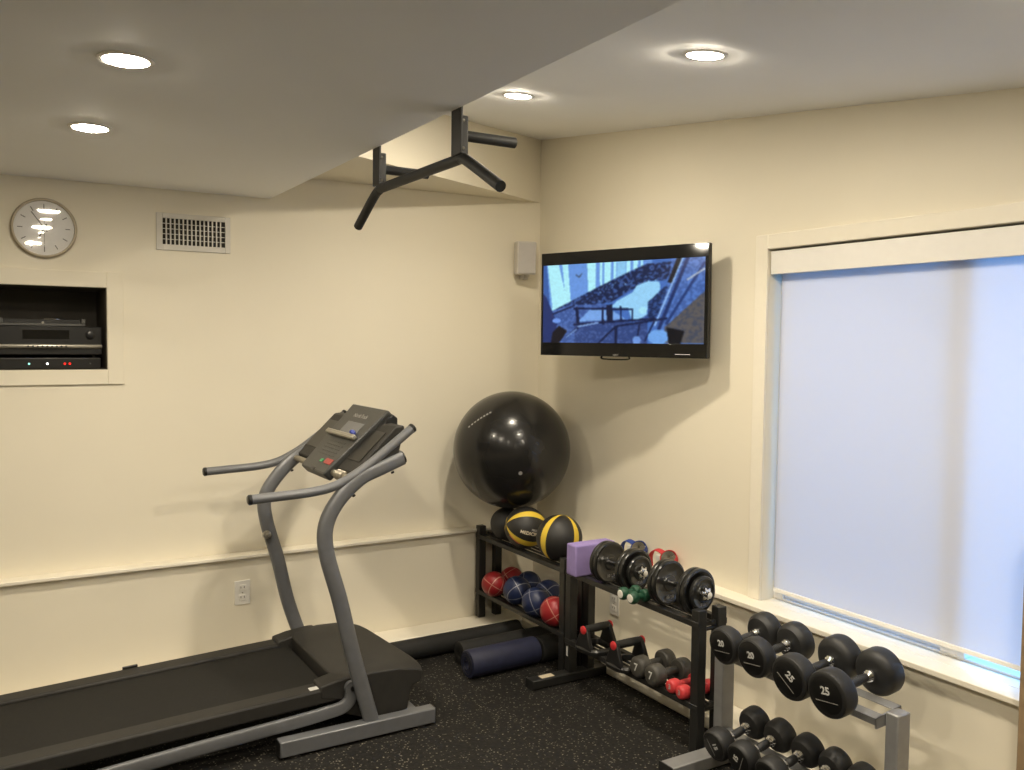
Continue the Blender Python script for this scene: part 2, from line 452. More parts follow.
lamp(-.926, -2.346, slope(-2.346), ta, 'round ceiling light in the sloped ceiling above the window side')
lamp(-2.465, -3.05, LOW, 0, 'round ceiling light above the camera, third of the dropped ceiling row')
lamp(-.93, -3.45, slope(-3.45), ta, 'round ceiling light over the dumbbell side, third of the sloped ceiling row')
lamp(-2.465, -4.9, LOW, 0, 'round ceiling light behind the camera, farthest in the dropped ceiling')

# ------------------------------------------------------------------ wall clock
ck = thing('wall_clock', 'round white wall clock with plain tick marks above the dark wall niche', 'clock', (-2.550, 0, 2.064))
c0 = V((-2.550, 0, 2.064)); R_ = .129
B().lathe([(0, R_-.012), (0, R_-.002), (.010, R_), (.022, R_-.001), (.030, R_-.006), (.030, R_-.011), (.018, R_-.013), (.006, R_-.0135)], c0, (0, -1, 0), n=64).make('case', CLOCKR, ck)
B().lathe([(.002, R_-.012), (.012, R_-.012), (.0125, .001)], c0, (0, -1, 0), n=64).make('dial', CLOCKF, ck)
b = B()
for h in range(12):
    a = h*PI/6; d = V((math.sin(a), 0, math.cos(a)))
    p = c0 + d*.092 + V((0, -.0135, 0))
    rot = Matrix.Rotation(a, 3, 'Y')
    B().box(p, (.0035, .001, .020), rot).make('tick_mark', TICK, ck)

def hand(a, L, wd, off, tail=.02, m=HANDM, nm='hand'):
    rot = Matrix.Rotation(a, 3, 'Y'); d = V((math.sin(a), 0, math.cos(a)))
    B().box(c0 + d*((L-tail)/2) + V((0, off, 0)), (wd, .001, L+tail), rot).make(nm, m, ck)
hand(math.radians(207), .050, .006, -.016, nm='hour_hand')
hand(math.radians(324), .083, .004, -.018, nm='minute_hand')
hand(math.radians(180), .090, .0015, -.020, .045, TICK, 'second_hand')
B().lathe([(.013, .006), (.021, .006), (.022, .003)], c0, (0, -1, 0)).make('hub', HANDM, ck)
B().lathe([(.0235, R_-.0125), (.0245, R_-.0125), (.0275, .06), (.028, .001)], c0, (0, -1, 0), n=64).make('clock_glass', GLASSCL, ck)

# ------------------------------------------------------------------ air vent
vt = thing('air_vent', 'white rectangular air vent grille high on the wall right of the clock', 'vent', (-1.93, 0, 2.09))
vx0, vx1, vz0, vz1 = -2.095, -1.762, 2.001, 2.172
ox0, ox1, oz0, oz1 = vx0+.028, vx1-.024, vz0+.027, vz1-.024
b = B(); b.mm((vx0, -.008, vz0), (ox0, 0, vz1)).mm((ox1, -.008, vz0), (vx1, 0, vz1)).mm((ox0, -.008, vz0), (ox1, 0, oz0)).mm((ox0, -.008, oz1), (ox1, 0, vz1))
b.make('vent_frame', VENTW, vt, bevel=.002)
B().mm((ox0, -.001, oz0), (ox1, -.0002, oz1)).make('dark_backing', DARK, vt)
nv = 15
for i in range(1, nv):
    x = ox0 + (ox1-ox0)*(i - .15)/nv
    B().box((x, -.0055, (oz0+oz1)/2), (.0055, .005, oz1-oz0), Matrix.Rotation(.2, 3, 'Z')).make('vertical_slat', VENTW, vt)
for i in range(1, 5):
    z = oz0 + (oz1-oz0)*i/5
    B().mm((ox0, -.0028, z-.0016), (ox1, -.0012, z+.0016)).make('cross_slat', VENTW, vt)

# ------------------------------------------------------------------ players in the niche
def player(name, label, x0, x1, z0, z1, yf, depth):
    return thing(name, label, 'media player', ((x0+x1)/2, yf+depth, z0))
t = player('disc_player', 'slim black disc player with red and white lights at the bottom of the wall niche', -2.772, -2.322, 1.4525, 1.505, .05, .3)
B().mm((-2.782, .05, 1.4525), (-2.327, .33, 1.503)).make('case', DKPLAST2, t, bevel=.003)
B().mm((-2.782, .047, 1.497), (-2.332, .05, 1.500)).make('trim_strip', GREYPL, t)
for x, m_, sx in ((-2.614, LEDG, .009), (-2.543, LEDW, .009), (-2.474, LEDR, .010), (-2.454, LEDR, .010), (-2.372, GREYPL, .008)):
    B().lathe([(0, sx/2), (.002, sx/2), (.003, sx/4)], (x, .05, 1.476), (0, -1, 0), n=16).make('indicator_light', m_, t)
t = player('receiver', 'black stereo receiver with display and curved silver button strip in the wall niche', -2.782, -2.322, 1.508, 1.62, .04, .3)
for sx in (-2.752, -2.352):
    B().cyl((sx, .10, 1.503), (sx, .10, 1.518), .012, n=16).make('foot', DKPLAST2, t)
B().mm((-2.782, .055, 1.516), (-2.322, .33, 1.642)).make('case', DKPLAST2, t, bevel=.003)
pth = [V((-2.782 + .46*i/24, .053 - .014*math.sin(PI*i/24), 1.553)) for i in range(25)]
B().sweep(pth, .006, .009, side=(0, 0, 1), n=12).make('silver_strip', SILVPL, t)
for i in range(9):
    x = -2.617 + i*.0185; k = (x+2.80)/.46
    B().cyl((x, .053-.014*math.sin(PI*k), 1.553), (x, .040-.014*math.sin(PI*k), 1.553), .0045, n=12).make('button', DKPLAST2, t)
B().mm((-2.637, .053, 1.585), (-2.454, .056, 1.625)).make('display', TVPL, t)
B().lathe([(0, .019), (.012, .018), (.014, .014)], (-2.370, .055, 1.605), (0, -1, 0)).make('volume_knob', DKPLAST2, t)
t = thing('set_top_box', 'small dark silver tray-shaped box on top of the stereo receiver', 'media player', (-2.532, .2, 1.642))
b = B(); b.mm((-2.727, .07, 1.643), (-2.387, .30, 1.655)).mm((-2.727, .07, 1.655), (-2.710, .30, 1.676)).mm((-2.404, .07, 1.655), (-2.387, .30, 1.676))
b.make('tray', GREYPL, t, bevel=.002)
B().mm((-2.708, .08, 1.655), (-2.406, .30, 1.672)).make('body', DKPLAST2, t)
B().lathe([(0, .001), (.001, .055), (.003, .055), (.004, .001)], (-2.517, .14, 1.672), (0, 0, 1)).make('disc', CHROME, t)
B().cyl((-2.557, .071, 1.658), (-2.557, .066, 1.658), .005, n=14).make('power_button', SILVPL, t)

# ------------------------------------------------------------------ outlets
def outlet(name, label, c, nrm, right):
    c = V(c); n = V(nrm); r = V(right); u = V((0, 0, 1))
    t = thing(name, label, 'outlet', c)
    M3 = Matrix((r, n, u)).transposed()
    def bx(off, size, nm, m_, bev=0):
        b = B().box((0, 0, 0), size); b.xf(Matrix.Translation(c + r*off[0] + n*off[1] + u*off[2]) @ M3.to_4x4()); b.make(nm, m_, t, bevel=bev)
    bx((0, .003, 0), (.074, .006, .118), 'cover_plate', OUTLET, .002)
    for s in (-1, 1):
        bx((0, .007, s*.024), (.034, .003, .030), 'socket', OUTLET, .003)
        for q in (-.008, .008): bx((q, .0088, s*.024+.003), (.003, .001, .010), 'slot', SLOT)
    bx((0, .0068, 0), (.006, .002, .006), 'screw', SILVPL)
outlet('wall_outlet', 'white duplex outlet on the lower wall behind the treadmill', (-1.728, -.06, .366), (0, -1, 0), (1, 0, 0))
outlet('wall_outlet', 'small outlet on the lower wall seen under the shelf of loaded dumbbells', (-.06, -.842, .275), (-1, 0, 0), (0, -1, 0))

# ------------------------------------------------------------------ corner speaker
t = thing('wall_speaker', 'small white speaker hung in the corner left of the television', 'speaker', (-.155, -.07, 1.97))
Mr = Matrix.Translation((-.152, -.085, 2.065)) @ Matrix.Rotation(math.radians(-16), 4, 'Z') @ Matrix.Rotation(math.radians(3), 4, 'X')
B().box((0, 0, 0), (.112, .085, .185)).xf(Mr).make('cabinet', SPKW, t, bevel=.010, seg=3)
B().box((0, -.044, 0), (.100, .006, .172)).xf(Mr).make('grille', GRILLE, t, bevel=.004)
b = B(); b.mm((-.135, -.045, 1.95), (-.105, 0, 1.975)).cyl((-.12, -.06, 1.962), (-.12, -.06, 1.975), .012, n=16)
b.make('wall_bracket', SPKW, t, bevel=.002)

# ------------------------------------------------------------------ television
TA = V((-.402, -.650, 1.780)); TB = V((-.101, -1.508, 1.780))
tr = (TB-TA); TW = tr.length; tr.normalize(); tn = V((tr.y, -tr.x, 0)).normalized()
if tn.x > 0: tn = -tn
TH = .51; tc_ = (TA+TB)/2
tv = thing('television', 'flat black television on the wall showing a blue-tinted gym camera picture', 'television', tc_ - V((0, 0, .25)))
def tvM(): return Matrix(((tr.x, 0, tn.x, tc_.x), (tr.y, 0, tn.y, tc_.y), (0, 1, 0, tc_.z), (0, 0, 0, 1)))
# local: x right, y up, z towards viewer
def tvb(lo, hi, nm, m_, bev=0, par=None):
    b = B().mm(lo, hi); b.xf(tvM()); return b.make(nm, m_, par or tv, bevel=bev)
hw = TW/2
tvb((-hw, -.25, -.030), (hw, .25, -.002), 'housing', TVBACK, .003)
sx0, sx1, sy0, sy1 = -hw+.012, hw-.016, -.187, .190
b = B(); b.mm((-hw, sy1, -.002), (hw, .25, .002)).mm((-hw, -.25, -.002), (hw, sy0, .002)).mm((-hw, sy0, -.002), (sx0, sy1, .002)).mm((sx1, sy0, -.002), (hw, sy1, .002))
b.xf(tvM()); b.make('bezel', TVPL, tv, bevel=.0012)
b = B(); b.mm((-.26, -.16, -.055), (.26, .17, -.030)); b.xf(tvM()); b.make('rear_cover', TVBACK, tv, bevel=.008)
# chin bracket
b = B(); pp = [(-.09, -.25, 0), (-.08, -.262, 0), (.05, -.262, 0), (.06, -.25, 0)]
b.sweep(smooth_path([V(p) for p in pp], 4), .0035, .006, side=(0, 0, 1), n=10); b.xf(tvM()); b.make('stand_loop', TVPL, tv)
b = B(); text_bm(b, 'SONY', .012, (-.012, -.242, .0022), (1, 0, 0), (0, 1, 0), .0003); b.xf(tvM()); b.make('logo', DIMLET, tv)
B().mm((.30, -.235, .002), (.375, -.2325, .0028)).xf(tvM()).make('status_strip', LETTER, tv)
# wall arm
b = B(); b.mm((-.012, tc_.y-.05, 1.70), (0, tc_.y+.05, 1.86))
p1 = tc_ - tn*.05
b.box((p1 + V((0, tc_.y-p1.y, 0)))/2*0 + V((p1.x/2, (p1.y+tc_.y)/2, 1.78)), ((V((p1.x, p1.y-tc_.y, 0))).length, .035, .05), Matrix.Rotation(math.atan2(p1.y-tc_.y, p1.x), 3, 'Z'))
b.make('wall_arm', BLACKMET, tv, bevel=.002)
# screen: picture painted by code into vertex colours of the emitting panel
NXP, NYP = 240, 116
def inside(px, py, poly):
    c = False; n = len(poly); j = n-1
    for i in range(n):
        xi, yi = poly[i]; xj, yj = poly[j]
        if (yi > py) != (yj > py) and px < (xj-xi)*(py-yi)/(yj-yi)+xi: c = not c
        j = i
    return c
def segd(px, py, a, b_):
    ax, ay = a; bx_, by = b_; dx, dy = bx_-ax, by-ay
    t = max(0, min(1, ((px-ax)*dx+(py-ay)*dy)/(dx*dx+dy*dy+1e-9)))
    return math.hypot(px-ax-t*dx, py-ay-t*dy)
NZ = [[random.random() for _ in range(112)] for _ in range(64)]
NZ = [[NZ[j][i]*.8+.2*NZ[j][(i+1)%112] for i in range(112)] for j in range(64)]
def nz(x, y):
    x *= 110; y *= 62; i, j = int(x), int(y); fx, fy = x-i, y-j
    g = lambda a, b_: NZ[min(max(b_, 0), 63)][min(max(a, 0), 111)]
    return (g(i, j)*(1-fx)+g(i+1, j)*fx)*(1-fy)+(g(i, j+1)*(1-fx)+g(i+1, j+1)*fx)*fy
C_ = lambda r, g, b_: (r/255, g/255, b_/255)
def pic(u, v):          # u right 0..1, v down 0..1 ; coordinates read as 885 x 420 units
    x, y = u*885, v*435
    n = nz(u, v); n2 = nz((u*1.7) % 1, (v*1.9) % 1)
    c = C_(70, 110, 185)
    up = 270 - .40*(x-40)            # lower limit of the bright window wall
    if y < up and x < 620:
        c = C_(105, 150, 222)
        for q0, q1, w0, w1 in ((25, 55, 95, 150), (115, 140, 150, 170), (262, 275, 312, 312), (335, 340, 352, 350), (362, 362, 400, 398), (412, 414, 428, 428), (485, 480, 505, 498), (520, 515, 545, 535), (560, 555, 572, 566)):
            t = min(1, y/220); 
            if q0+(q1-q0)*t < x < w0+(w1-w0)*t: c = C_(175, 238, 250)
        if 430 < x < 480: c = C_(140, 200, 240)
        if segd(x, y, (200, 62), (218, 72)) < 4 or segd(x, y, (218, 72), (232, 55)) < 3: c = C_(70, 85, 110)
    if x < 20+y*.10: c = C_(60, 95, 165)
    # machines band
    if inside(x, y, [(50, 275), (60, 255), (330, 130), (490, 60), (590, 20), (720, 15), (730, 55), (690, 110), (600, 110), (520, 150), (400, 215), (240, 235), (60, 310)]):
        c = C_(28, 38, 72) if n < .58 else C_(62, 88, 148)
        if n2 > .86: c = C_(140, 190, 235)
    if inside(x, y, [(400, 240), (440, 205), (520, 165), (540, 130), (600, 110), (660, 115), (665, 150), (640, 200), (600, 250), (595, 300), (520, 320), (500, 260)]): c = C_(150, 208, 246)
    # right side
    if inside(x, y, [(600, 220), (700, 130), (740, 120), (700, 200), (650, 290), (600, 320)]): c = C_(30, 45, 85) if n < .6 else C_(56, 84, 145)
    if inside(x, y, [(720, 0), (885, 0), (885, 180), (690, 380), (640, 330), (700, 150)]):
        c = C_(66, 96, 162) if n < .5 else C_(84, 122, 195)
    if inside(x, y, [(885, 170), (885, 430), (690, 430), (690, 350)]):
        c = C_(92, 88, 88) if n < .55 else C_(70, 75, 90)
    if inside(x, y, [(745, 0), (770, 0), (725, 125), (700, 120)]): c = C_(30, 28, 34)
    for a, b_, wd, cc in (((800, 0), (660, 360), 9, C_(34, 50, 100)), ((775, 0), (640, 340), 4, C_(150, 190, 240)), ((880, 30), (700, 330), 7, C_(40, 60, 115)), ((880, 60), (800, 110), 4, C_(180, 190, 200))):
        if segd(x, y, a, b_) < wd: c = cc
    # lower hall, railings and stairs
    if y > 225 + max(0, (160-x)*.3) and x < 600 and not inside(x, y, [(380, 190), (640, 100), (640, 260), (520, 330), (380, 240)]):
        c = C_(62, 88, 150) if n < .55 else C_(82, 112, 180)
        if inside(x, y, [(280, 255), (510, 250), (510, 310), (200, 330)]): c = C_(120, 165, 230)
        if inside(x, y, [(190, 320), (640, 300), (640, 440), (190, 440)]): c = C_(50, 70, 125) if n < .6 else C_(70, 92, 150)
    if inside(x, y, [(0, 160), (20, 180), (90, 330), (60, 440), (0, 440)]): c = C_(38, 52, 105)
    if inside(x, y, [(50, 440), (60, 380), (100, 340), (150, 370), (100, 440)]): c = C_(26, 24, 32)
    if inside(x, y, [(375, 230), (410, 225), (415, 320), (380, 325)]): c = C_(26, 32, 60)
    for a, b_, wd in (((60, 275), (190, 230), 4), ((190, 245), (520, 255), 5), ((520, 255), (520, 320), 4), ((190, 335), (640, 305), 5), ((205, 245), (215, 335), 9), ((355, 245), (358, 330), 6), ((455, 240), (460, 320), 4), ((330, 440), (430, 345), 5), ((430, 345), (700, 305), 5), ((430, 350), (432, 440), 7), ((560, 330), (545, 430), 4), ((640, 310), (590, 420), 4), ((150, 400), (215, 350), 5)):
        if segd(x, y, a, b_) < wd: c = C_(24, 32, 66)
    if segd(x, y, (215, 345), (330, 325)) < 4 or segd(x, y, (145, 405), (205, 360)) < 3: c = C_(135, 170, 225)
    if ((x-658)/55)**2 + ((y-400)/38)**2 < 1: c = C_(112, 165, 232)
    if inside(x, y, [(700, 350), (790, 370), (770, 440), (712, 440)]): c = C_(20, 20, 26)
    if ((x-85)/26)**2 + ((y-312)/14)**2 < 1: c = C_(110, 150, 230)
    if ((x-545)/22)**2 + ((y-418)/22)**2 < 1: c = C_(110, 150, 220)
    if ((x-575)/22)**2 + ((y-262)/18)**2 < 1: c = C_(165, 225, 245)
    return tuple(q*(.93+.14*n2) for q in c)
vs = []; cols = []
for j in range(NYP+1):
    for i in range(NXP+1):
        vs.append(V((sx0+(sx1-sx0)*i/NXP, sy1+(sy0-sy1)*j/NYP, .0005)))
fs = []
for j in range(NYP):
    for i in range(NXP):
        a = j*(NXP+1)+i; fs.append((a, a+NXP+1, a+NXP+2, a+1)); cols.append(pic((i+.5)/NXP, (j+.5)/NYP))
raw = cols; cols = []
for j in range(NYP):
    for i in range(NXP):
        q = [raw[min(max(j+dj, 0), NYP-1)*NXP + min(max(i+di, 0), NXP-1)] for dj in (-1, 0, 1) for di in (-1, 0, 1)]
        cols.append(tuple(sum(k[c] for k in q)/9 for c in range(3)))
Mtv = tvM(); rt = V(tv.location)
me = bpy.data.meshes.new('screen'); me.from_pydata([(Mtv @ p) - rt for p in vs], [], fs)
ca = me.color_attributes.new('picture', 'FLOAT_COLOR', 'CORNER')
def lin(c): return c/12.92 if c <= .04045 else ((c+.055)/1.055)**2.4
buf = []
for c in cols:
    q = [lin(min(1, k)) for k in c] + [1.]
    buf += q*4
ca.data.foreach_set('color', buf)
m_, nt, out = new_mat('lit television picture')
at = nt.nodes.new('ShaderNodeAttribute'); at.attribute_name = 'picture'
e = nt.nodes.new('ShaderNodeEmission'); e.inputs[1].default_value = 1.0
g = nt.nodes.new('ShaderNodeBsdfGlossy'); g.inputs[0].default_value = (.03, .03, .03, 1); g.inputs['Roughness'].default_value = .2
ad = nt.nodes.new('ShaderNodeAddShader')
nt.links.new(at.outputs['Color'], e.inputs[0]); nt.links.new(e.outputs[0], ad.inputs[0]); nt.links.new(g.outputs[0], ad.inputs[1]); nt.links.new(ad.outputs[0], out.inputs[0])
me.materials.append(m_); SCREEN_E = e
so = bpy.data.objects.new('screen', me); COL.objects.link(so); so.parent = tv; so['label'] = 'lit screen with a blue picture'

# ------------------------------------------------------------------ pull-up bar
pu = thing('pull_up_bar', 'black steel pull-up bar with angled grips bolted to the edge of the dropped ceiling', 'pull-up bar', (XE, -1.695, LOW))
bx = XE+.018
b = B()
b.sweep(smooth_path([(bx, -1.145, 2.026), (bx, -1.30, 2.114), (bx, -1.355, 2.134), (bx, -1.42, 2.138), (bx, -1.93, 2.138), (bx, -1.990, 2.138), (bx, -2.045, 2.116), (bx, -2.225, 2.022)], 6), .0165, .0165, side=(1, 0, 0), n=18, sq=2)
b.make('main_bar', BLACKGRIP, pu)
for yb in (-1.362, -1.985):
    b = B(); b.mm((XE+.001, yb-.030, 2.148), (XE+.010, yb+.030, 2.335)); b.make('mounting_plate', BLACKMET, pu, bevel=.002)
    b = B(); b.mm((XE+.010, yb-.019, 2.135), (XE+.034, yb+.019, 2.262)); b.make('bracket_tube', BLACKMET, pu, bevel=.003)
    B().cyl((XE+.034, yb, 2.207), (XE+.205, yb, 2.207), .016).make('parallel_grip', BLACKGRIP, pu)
    for zz in (2.165, 2.245):
        for sgn in (-1, 1):
            B().cyl((XE+.010, yb+sgn*.0245, zz), (XE+.017, yb+sgn*.0245, zz), .005, n=6).make('bolt', SILVPL, pu)

# ------------------------------------------------------------------ treadmill
YN, YF = -1.08, -.30
tm = thing('treadmill', 'grey and black folding treadmill standing along the left wall', 'treadmill', (-2.1, -.69, 0))
def zt(x): return .165 + .045*(x+2.75)/1.1      # top of the inclined deck
# base rails
for y, nm in ((YN-.004, 'near'), (YF+.002, 'far')):
    lo, hi = -1.845, -1.195
    if nm == 'far': y = YF-.02
    b = B(); b.mm((lo, y-.027, .010), (hi, y+.027, .072)); b.make('base_rail', TREADSIL, tm, bevel=.005)
    for x in (lo-.003, hi): B().mm((x, y-.025, .012), (x+.003, y+.025, .070)).make('end_plug', DKPLAST2, tm)
    for x in (lo+.06, hi-.06): B().cyl((x, y, 0), (x, y, .012), .022, n=20).make('rubber_foot', RUBBER, tm)
b = B(); b.mm((-1.30, YF, .02), (-1.25, YN, .06)); b.make('cross_member', TREADSIL, tm, bevel=.003)
up = [(-1.463, 0, .066), (-1.525, 0, .345), (-1.580, 0, .574), (-1.632, 0, .76), (-1.638, 0, .87), (-1.600, 0, .965), (-1.509, 0, 1.050), (-1.42, 0, 1.088), (-1.325, 0, 1.124)]
for y in (YN, YF-.02):
    dx_ = lambda z: (-.020 if y == YN else -.048)*min(1., z/.3)*(1. if z < .9 else .6)
    P = smooth_path([(x+dx_(z), y, z) for x, _, z in up], 8)
    B().sweep(P, .031, .022, n=24).make('upright', TREADSIL, tm)
    d = (P[-1]-P[-2]).normalized()
    B().cyl(P[-1]-d*.001, P[-1]+d*.005, .026).make('end_plug', DKPLAST2, tm)
    for q in (-6, -20):
        pq = P[q]; B().cyl(pq + V((.012, 0, -.034)), pq + V((.015, 0, -.040)), .007, n=6).make('bolt', DKPLAST2, tm)
ar = [(-1.945, 0, 1.002), (-1.85, 0, 1.006), (-1.72, 0, 1.012), (-1.63, 0, 1.026), (-1.555, 0, 1.058), (-1.47, 0, 1.110), (-1.295, 0, 1.240)]
for y in (YN, YF):
    P = smooth_path([(x, y, z) for x, _, z in ar], 8)
    B().sweep(P, .0185, .0185, n=20, sq=2).make('handlebar', TREADSIL, tm)
    for p, q in ((P[0], P[1]), (P[-1], P[-2])):
        d = (p-q).normalized(); B().lathe([(-.004, .0195), (.006, .0195), (.011, .014), (.012, .001)], p, d, n=20).make('end_cap', DKPLAST2, tm)
# knob on far upright
B().lathe([(0, .020), (.012, .018), (.014, .008), (.02, .007)], (-1.685, YF-.042, .70), (0, -1, 0)).make('pivot_bolt', SILVPL, tm)
# struts between upright tops and handlebars, crossbar
for y in (YN, YF-.01):
    b = B(); b.prism([(-1.46, y-.012, 1.075), (-1.36, y-.012, 1.13), (-1.345, y-.012, 1.20), (-1.42, y-.012, 1.145)], (0, .024, 0)); b.make('arm_bracket', DKPLAST, tm, bevel=.002)
B().cyl((-1.545, YN, 1.045), (-1.545, YF, 1.045), .014).make('crossbar', BRASS, tm)
for y in (-.97, -.95, -.93, -.91): B().lathe([(-.006, .019), (-.003, .022), (.003, .022), (.006, .019)], (-1.545, y, 1.045), (0, 1, 0)).make('crossbar_ring', BRASS, tm)
# console: tilted panel
a0 = V((-1.582, 0, 1.050)); a1 = V((-1.325, 0, 1.303)); cd = (a1-a0).normalized(); cn = V((-cd.z, 0, cd.x))  # normal toward the user
def cpt(s, y, h): return a0 + cd*s + V((0, y, 0)) + cn*h
L = (a1-a0).length
b = B()
yc = -.70
prof = lambda y, half: None
sec = [(-.012, .145), (.0, .15), (.10, .165), (.22, .185), (L, .205)]
def cslab(pts, h0, h1):
    return pts
poly_top = [cpt(s, yc-w_, .0) for s, w_ in sec] + [cpt(s, yc+w_+.005, .0) for s, w_ in reversed(sec)]
B().prism(poly_top, -cn*.048).make('console_panel', CONS, tm, bevel=.008, seg=3)
# bulged rear housing
b = B(); rings = []
for i in range(13):
    q = i/12; y = yc-.225 + .45*q; e_ = math.sin(PI*min(max(q, .02), .98))**.35
    ring = []
    for s, h in ((.02, -.035), (.05, -.072), (.14, -.092), (.26, -.10), (.345, -.085), (.372, -.05), (.368, -.015), (.34, -.004), (.20, -.030)):
        c = V((.19, 0, 0)); ss = .19 + (s-.19)*(.90+.10*e_); hh = -.045 + (h+.045)*(.55+.45*e_)
        ring.append(cpt(ss, y, hh))
    rings.append(ring)
b.ringmesh(rings); b.make('rear_housing', DKPLAST2, tm, bevel=.004)
# side trays
for y0_, y1_ in ((YN+.03, yc-.165), (yc+.17, YF-.02)):
    b = B(); b.prism([cpt(.045, y0_, -.02), cpt(.30, y0_, -.02), cpt(.33, y0_, -.045), cpt(.30, y0_, -.085), cpt(.08, y0_, -.085), cpt(.03, y0_, -.055)], (0, y1_-y0_, 0))
    b.make('side_tray', DKPLAST, tm, bevel=.006)
    b = B(); b.prism([cpt(.10, y0_+.03, -.0195), cpt(.26, y0_+.03, -.0195), cpt(.26, y0_+.03, -.017), cpt(.10, y0_+.03, -.017)], (0, (y1_-y0_)-.05, 0)); b.make('tray_recess', RUBFACE, tm)
# panel details
def cbox(s0, s1, y0_, y1_, h0, h1, nm, m_, bev=0):
    b = B(); b.prism([cpt(s0, y0_, h0), cpt(s1, y0_, h0), cpt(s1, y0_, h1), cpt(s0, y0_, h1)], (0, y1_-y0_, 0)); return b.make(nm, m_, tm, bevel=bev)
cbox(.172, .194, yc-.165, yc+.165, .002, .024, 'book_rest', SILVPL, .005)
cbox(.20, .265, yc-.11, yc+.08, .000, .0015, 'display_window', TREADSIL, .0005)
cbox(.035, .062, yc-.135, yc-.055, .000, .003, 'red_keypad', REDPR, .001)
cbox(.036, .052, yc-.035, yc-.005, .000, .003, 'green_button', GREENPR, .001)
cbox(-.012, .004, yc-.02, yc+.012, .0, .002, 'key_slot', RUBFACE)
for k in range(5): cbox(.075+.018*k, .083+.018*k, yc-.10, yc+.09, .0, .0012, 'button_row', CONS, .0004)
b = B(); q = cpt(.205, yc-.10, .012); b.lathe([(-.012, .010), (0, .013), (.010, .009), (.014, .004)], q, cn, n=14); b.make('blue_key', BLUEPR, tm)
b = B(); o_ = cpt(.30, yc, .001); text_bm(b, 'NordicTrack', .030, o_, (0, -1, 0), cd, .0004); b.make('logo', DIMLET, tm)
# deck, belt and side rails
def slab(x0, x1, y0_, y1_, top, thick, nm, m_, bev=0, dz=0):
    b = B()
    P = [(x0, y0_, zt(x0)+top+dz), (x1, y0_, zt(x1)+top+dz), (x1, y0_, zt(x1)+top-thick+dz), (x0, y0_, zt(x0)+top-thick+dz)]
    b.prism(P, (0, y1_-y0_, 0)); return b.make(nm, m_, tm, bevel=bev)
x0, x1 = -3.02, -1.62
slab(x0, x1, -.935, -.445, -.008, .016, 'running_belt', BELT)
slab(x0+.02, x1, -.93, -.45, -.030, .030, 'deck_board', DKPLAST2)
slab(x0-.02, x1+.10, -1.035, -.943, .004, .062, 'side_rail', DKPLAST, .010)
slab(x0-.02, x1+.10, -.437, -.345, .004, .062, 'side_rail', DKPLAST, .010)
slab(-2.30, -2.24, -.352, -.338, .012, .03, 'rail_clip', DKPLAST2, .002)
slab(-1.70, -1.655, -1.02, -.99, .0055, .0015, 'sticker', LETTER)
# lift frame bar with pivot hook
for y in (-1.048,):
    b = B(); b.sweep(smooth_path([(-2.75, y, .050), (-2.45, y, .070), (-2.13, y, .092), (-1.75, y, .114), (-1.655, y, .122), (-1.585, y, .130), (-1.548, y, .155), (-1.540, y, .195)], 6), .026, .012, n=16, sq=4); b.make('lift_frame', TREADSIL, tm)
    B().lathe([(0, .028), (.022, .028)], (-1.540, -1.060, .205), (0, 1, 0), n=24).make('pivot_plate', TREADSIL, tm)
    B().cyl((-1.540, -1.061, .205), (-1.540, -1.068, .205), .010, n=6).make('pivot_bolt', DKPLAST2, tm)
B().sweep([(-2.75, -.335, .050), (-2.13, -.335, .092), (-1.60, -.335, .125)], .026, .012, n=12, sq=4).make('lift_frame', TREADSIL, tm)
for y in (-1.03, -.36):
    B().lathe([(-.012, .03), (.012, .03)], (-2.85, y, .03), (0, 1, 0)).make('rear_wheel', RUBBER, tm)
# rail shoulders and hood
for y0_, y1_ in ((-1.037, -.94), (-.44, -.343)):
    b = B(); P = [(-1.665, y0_, .175), (-1.665, y0_, .226), (-1.60, y0_, .240), (-1.50, y0_, .250), (-1.47, y0_, .248), (-1.46, y0_, .16), (-1.56, y0_, .15)]
    b.prism(P, (0, y1_-y0_, 0)); b.make('rail_shoulder', DKPLAST, tm, bevel=.008)
b = B(); rings = []
hy0, hy1 = -1.035, -.345
for i in range(17):
    q = i/16; y = hy0+(hy1-hy0)*q; e_ = 1-abs(2*q-1)**8.
    xf_ = -1.200 - .05*q - .02*(1-e_) ; xb = -1.60 + .03*(1-e_)
    zf = .218 + .016*e_; zb = .232 + .012*e_
    rings.append([V((xb, y, .10)), V((xb, y, zb-.004)), V((xb+.02, y, zb+.002)), V((-1.45, y, .244+.014*e_)), V((-1.33, y, .238+.014*e_)), V((xf_-.02, y, zf+.002)), V((xf_, y, zf-.010)), V((xf_-.01, y, .165)), V((xf_-.05, y, .155)), V((xf_-.07, y, .06)), V((-1.45, y, .05))])
b.ringmesh(rings); b.make('motor_hood', DKPLAST, tm, bevel=.005)
B().box((-1.40, -.66, .2575), (.045, .012, .0012), Matrix.Rotation(-.12, 3, 'Y')).make('hood_mark', DIMLET, tm)
B().mm((-1.46, -1.0, .075), (-1.30, -.38, .15)).make('motor_pan', DKPLAST2, tm, bevel=.004)

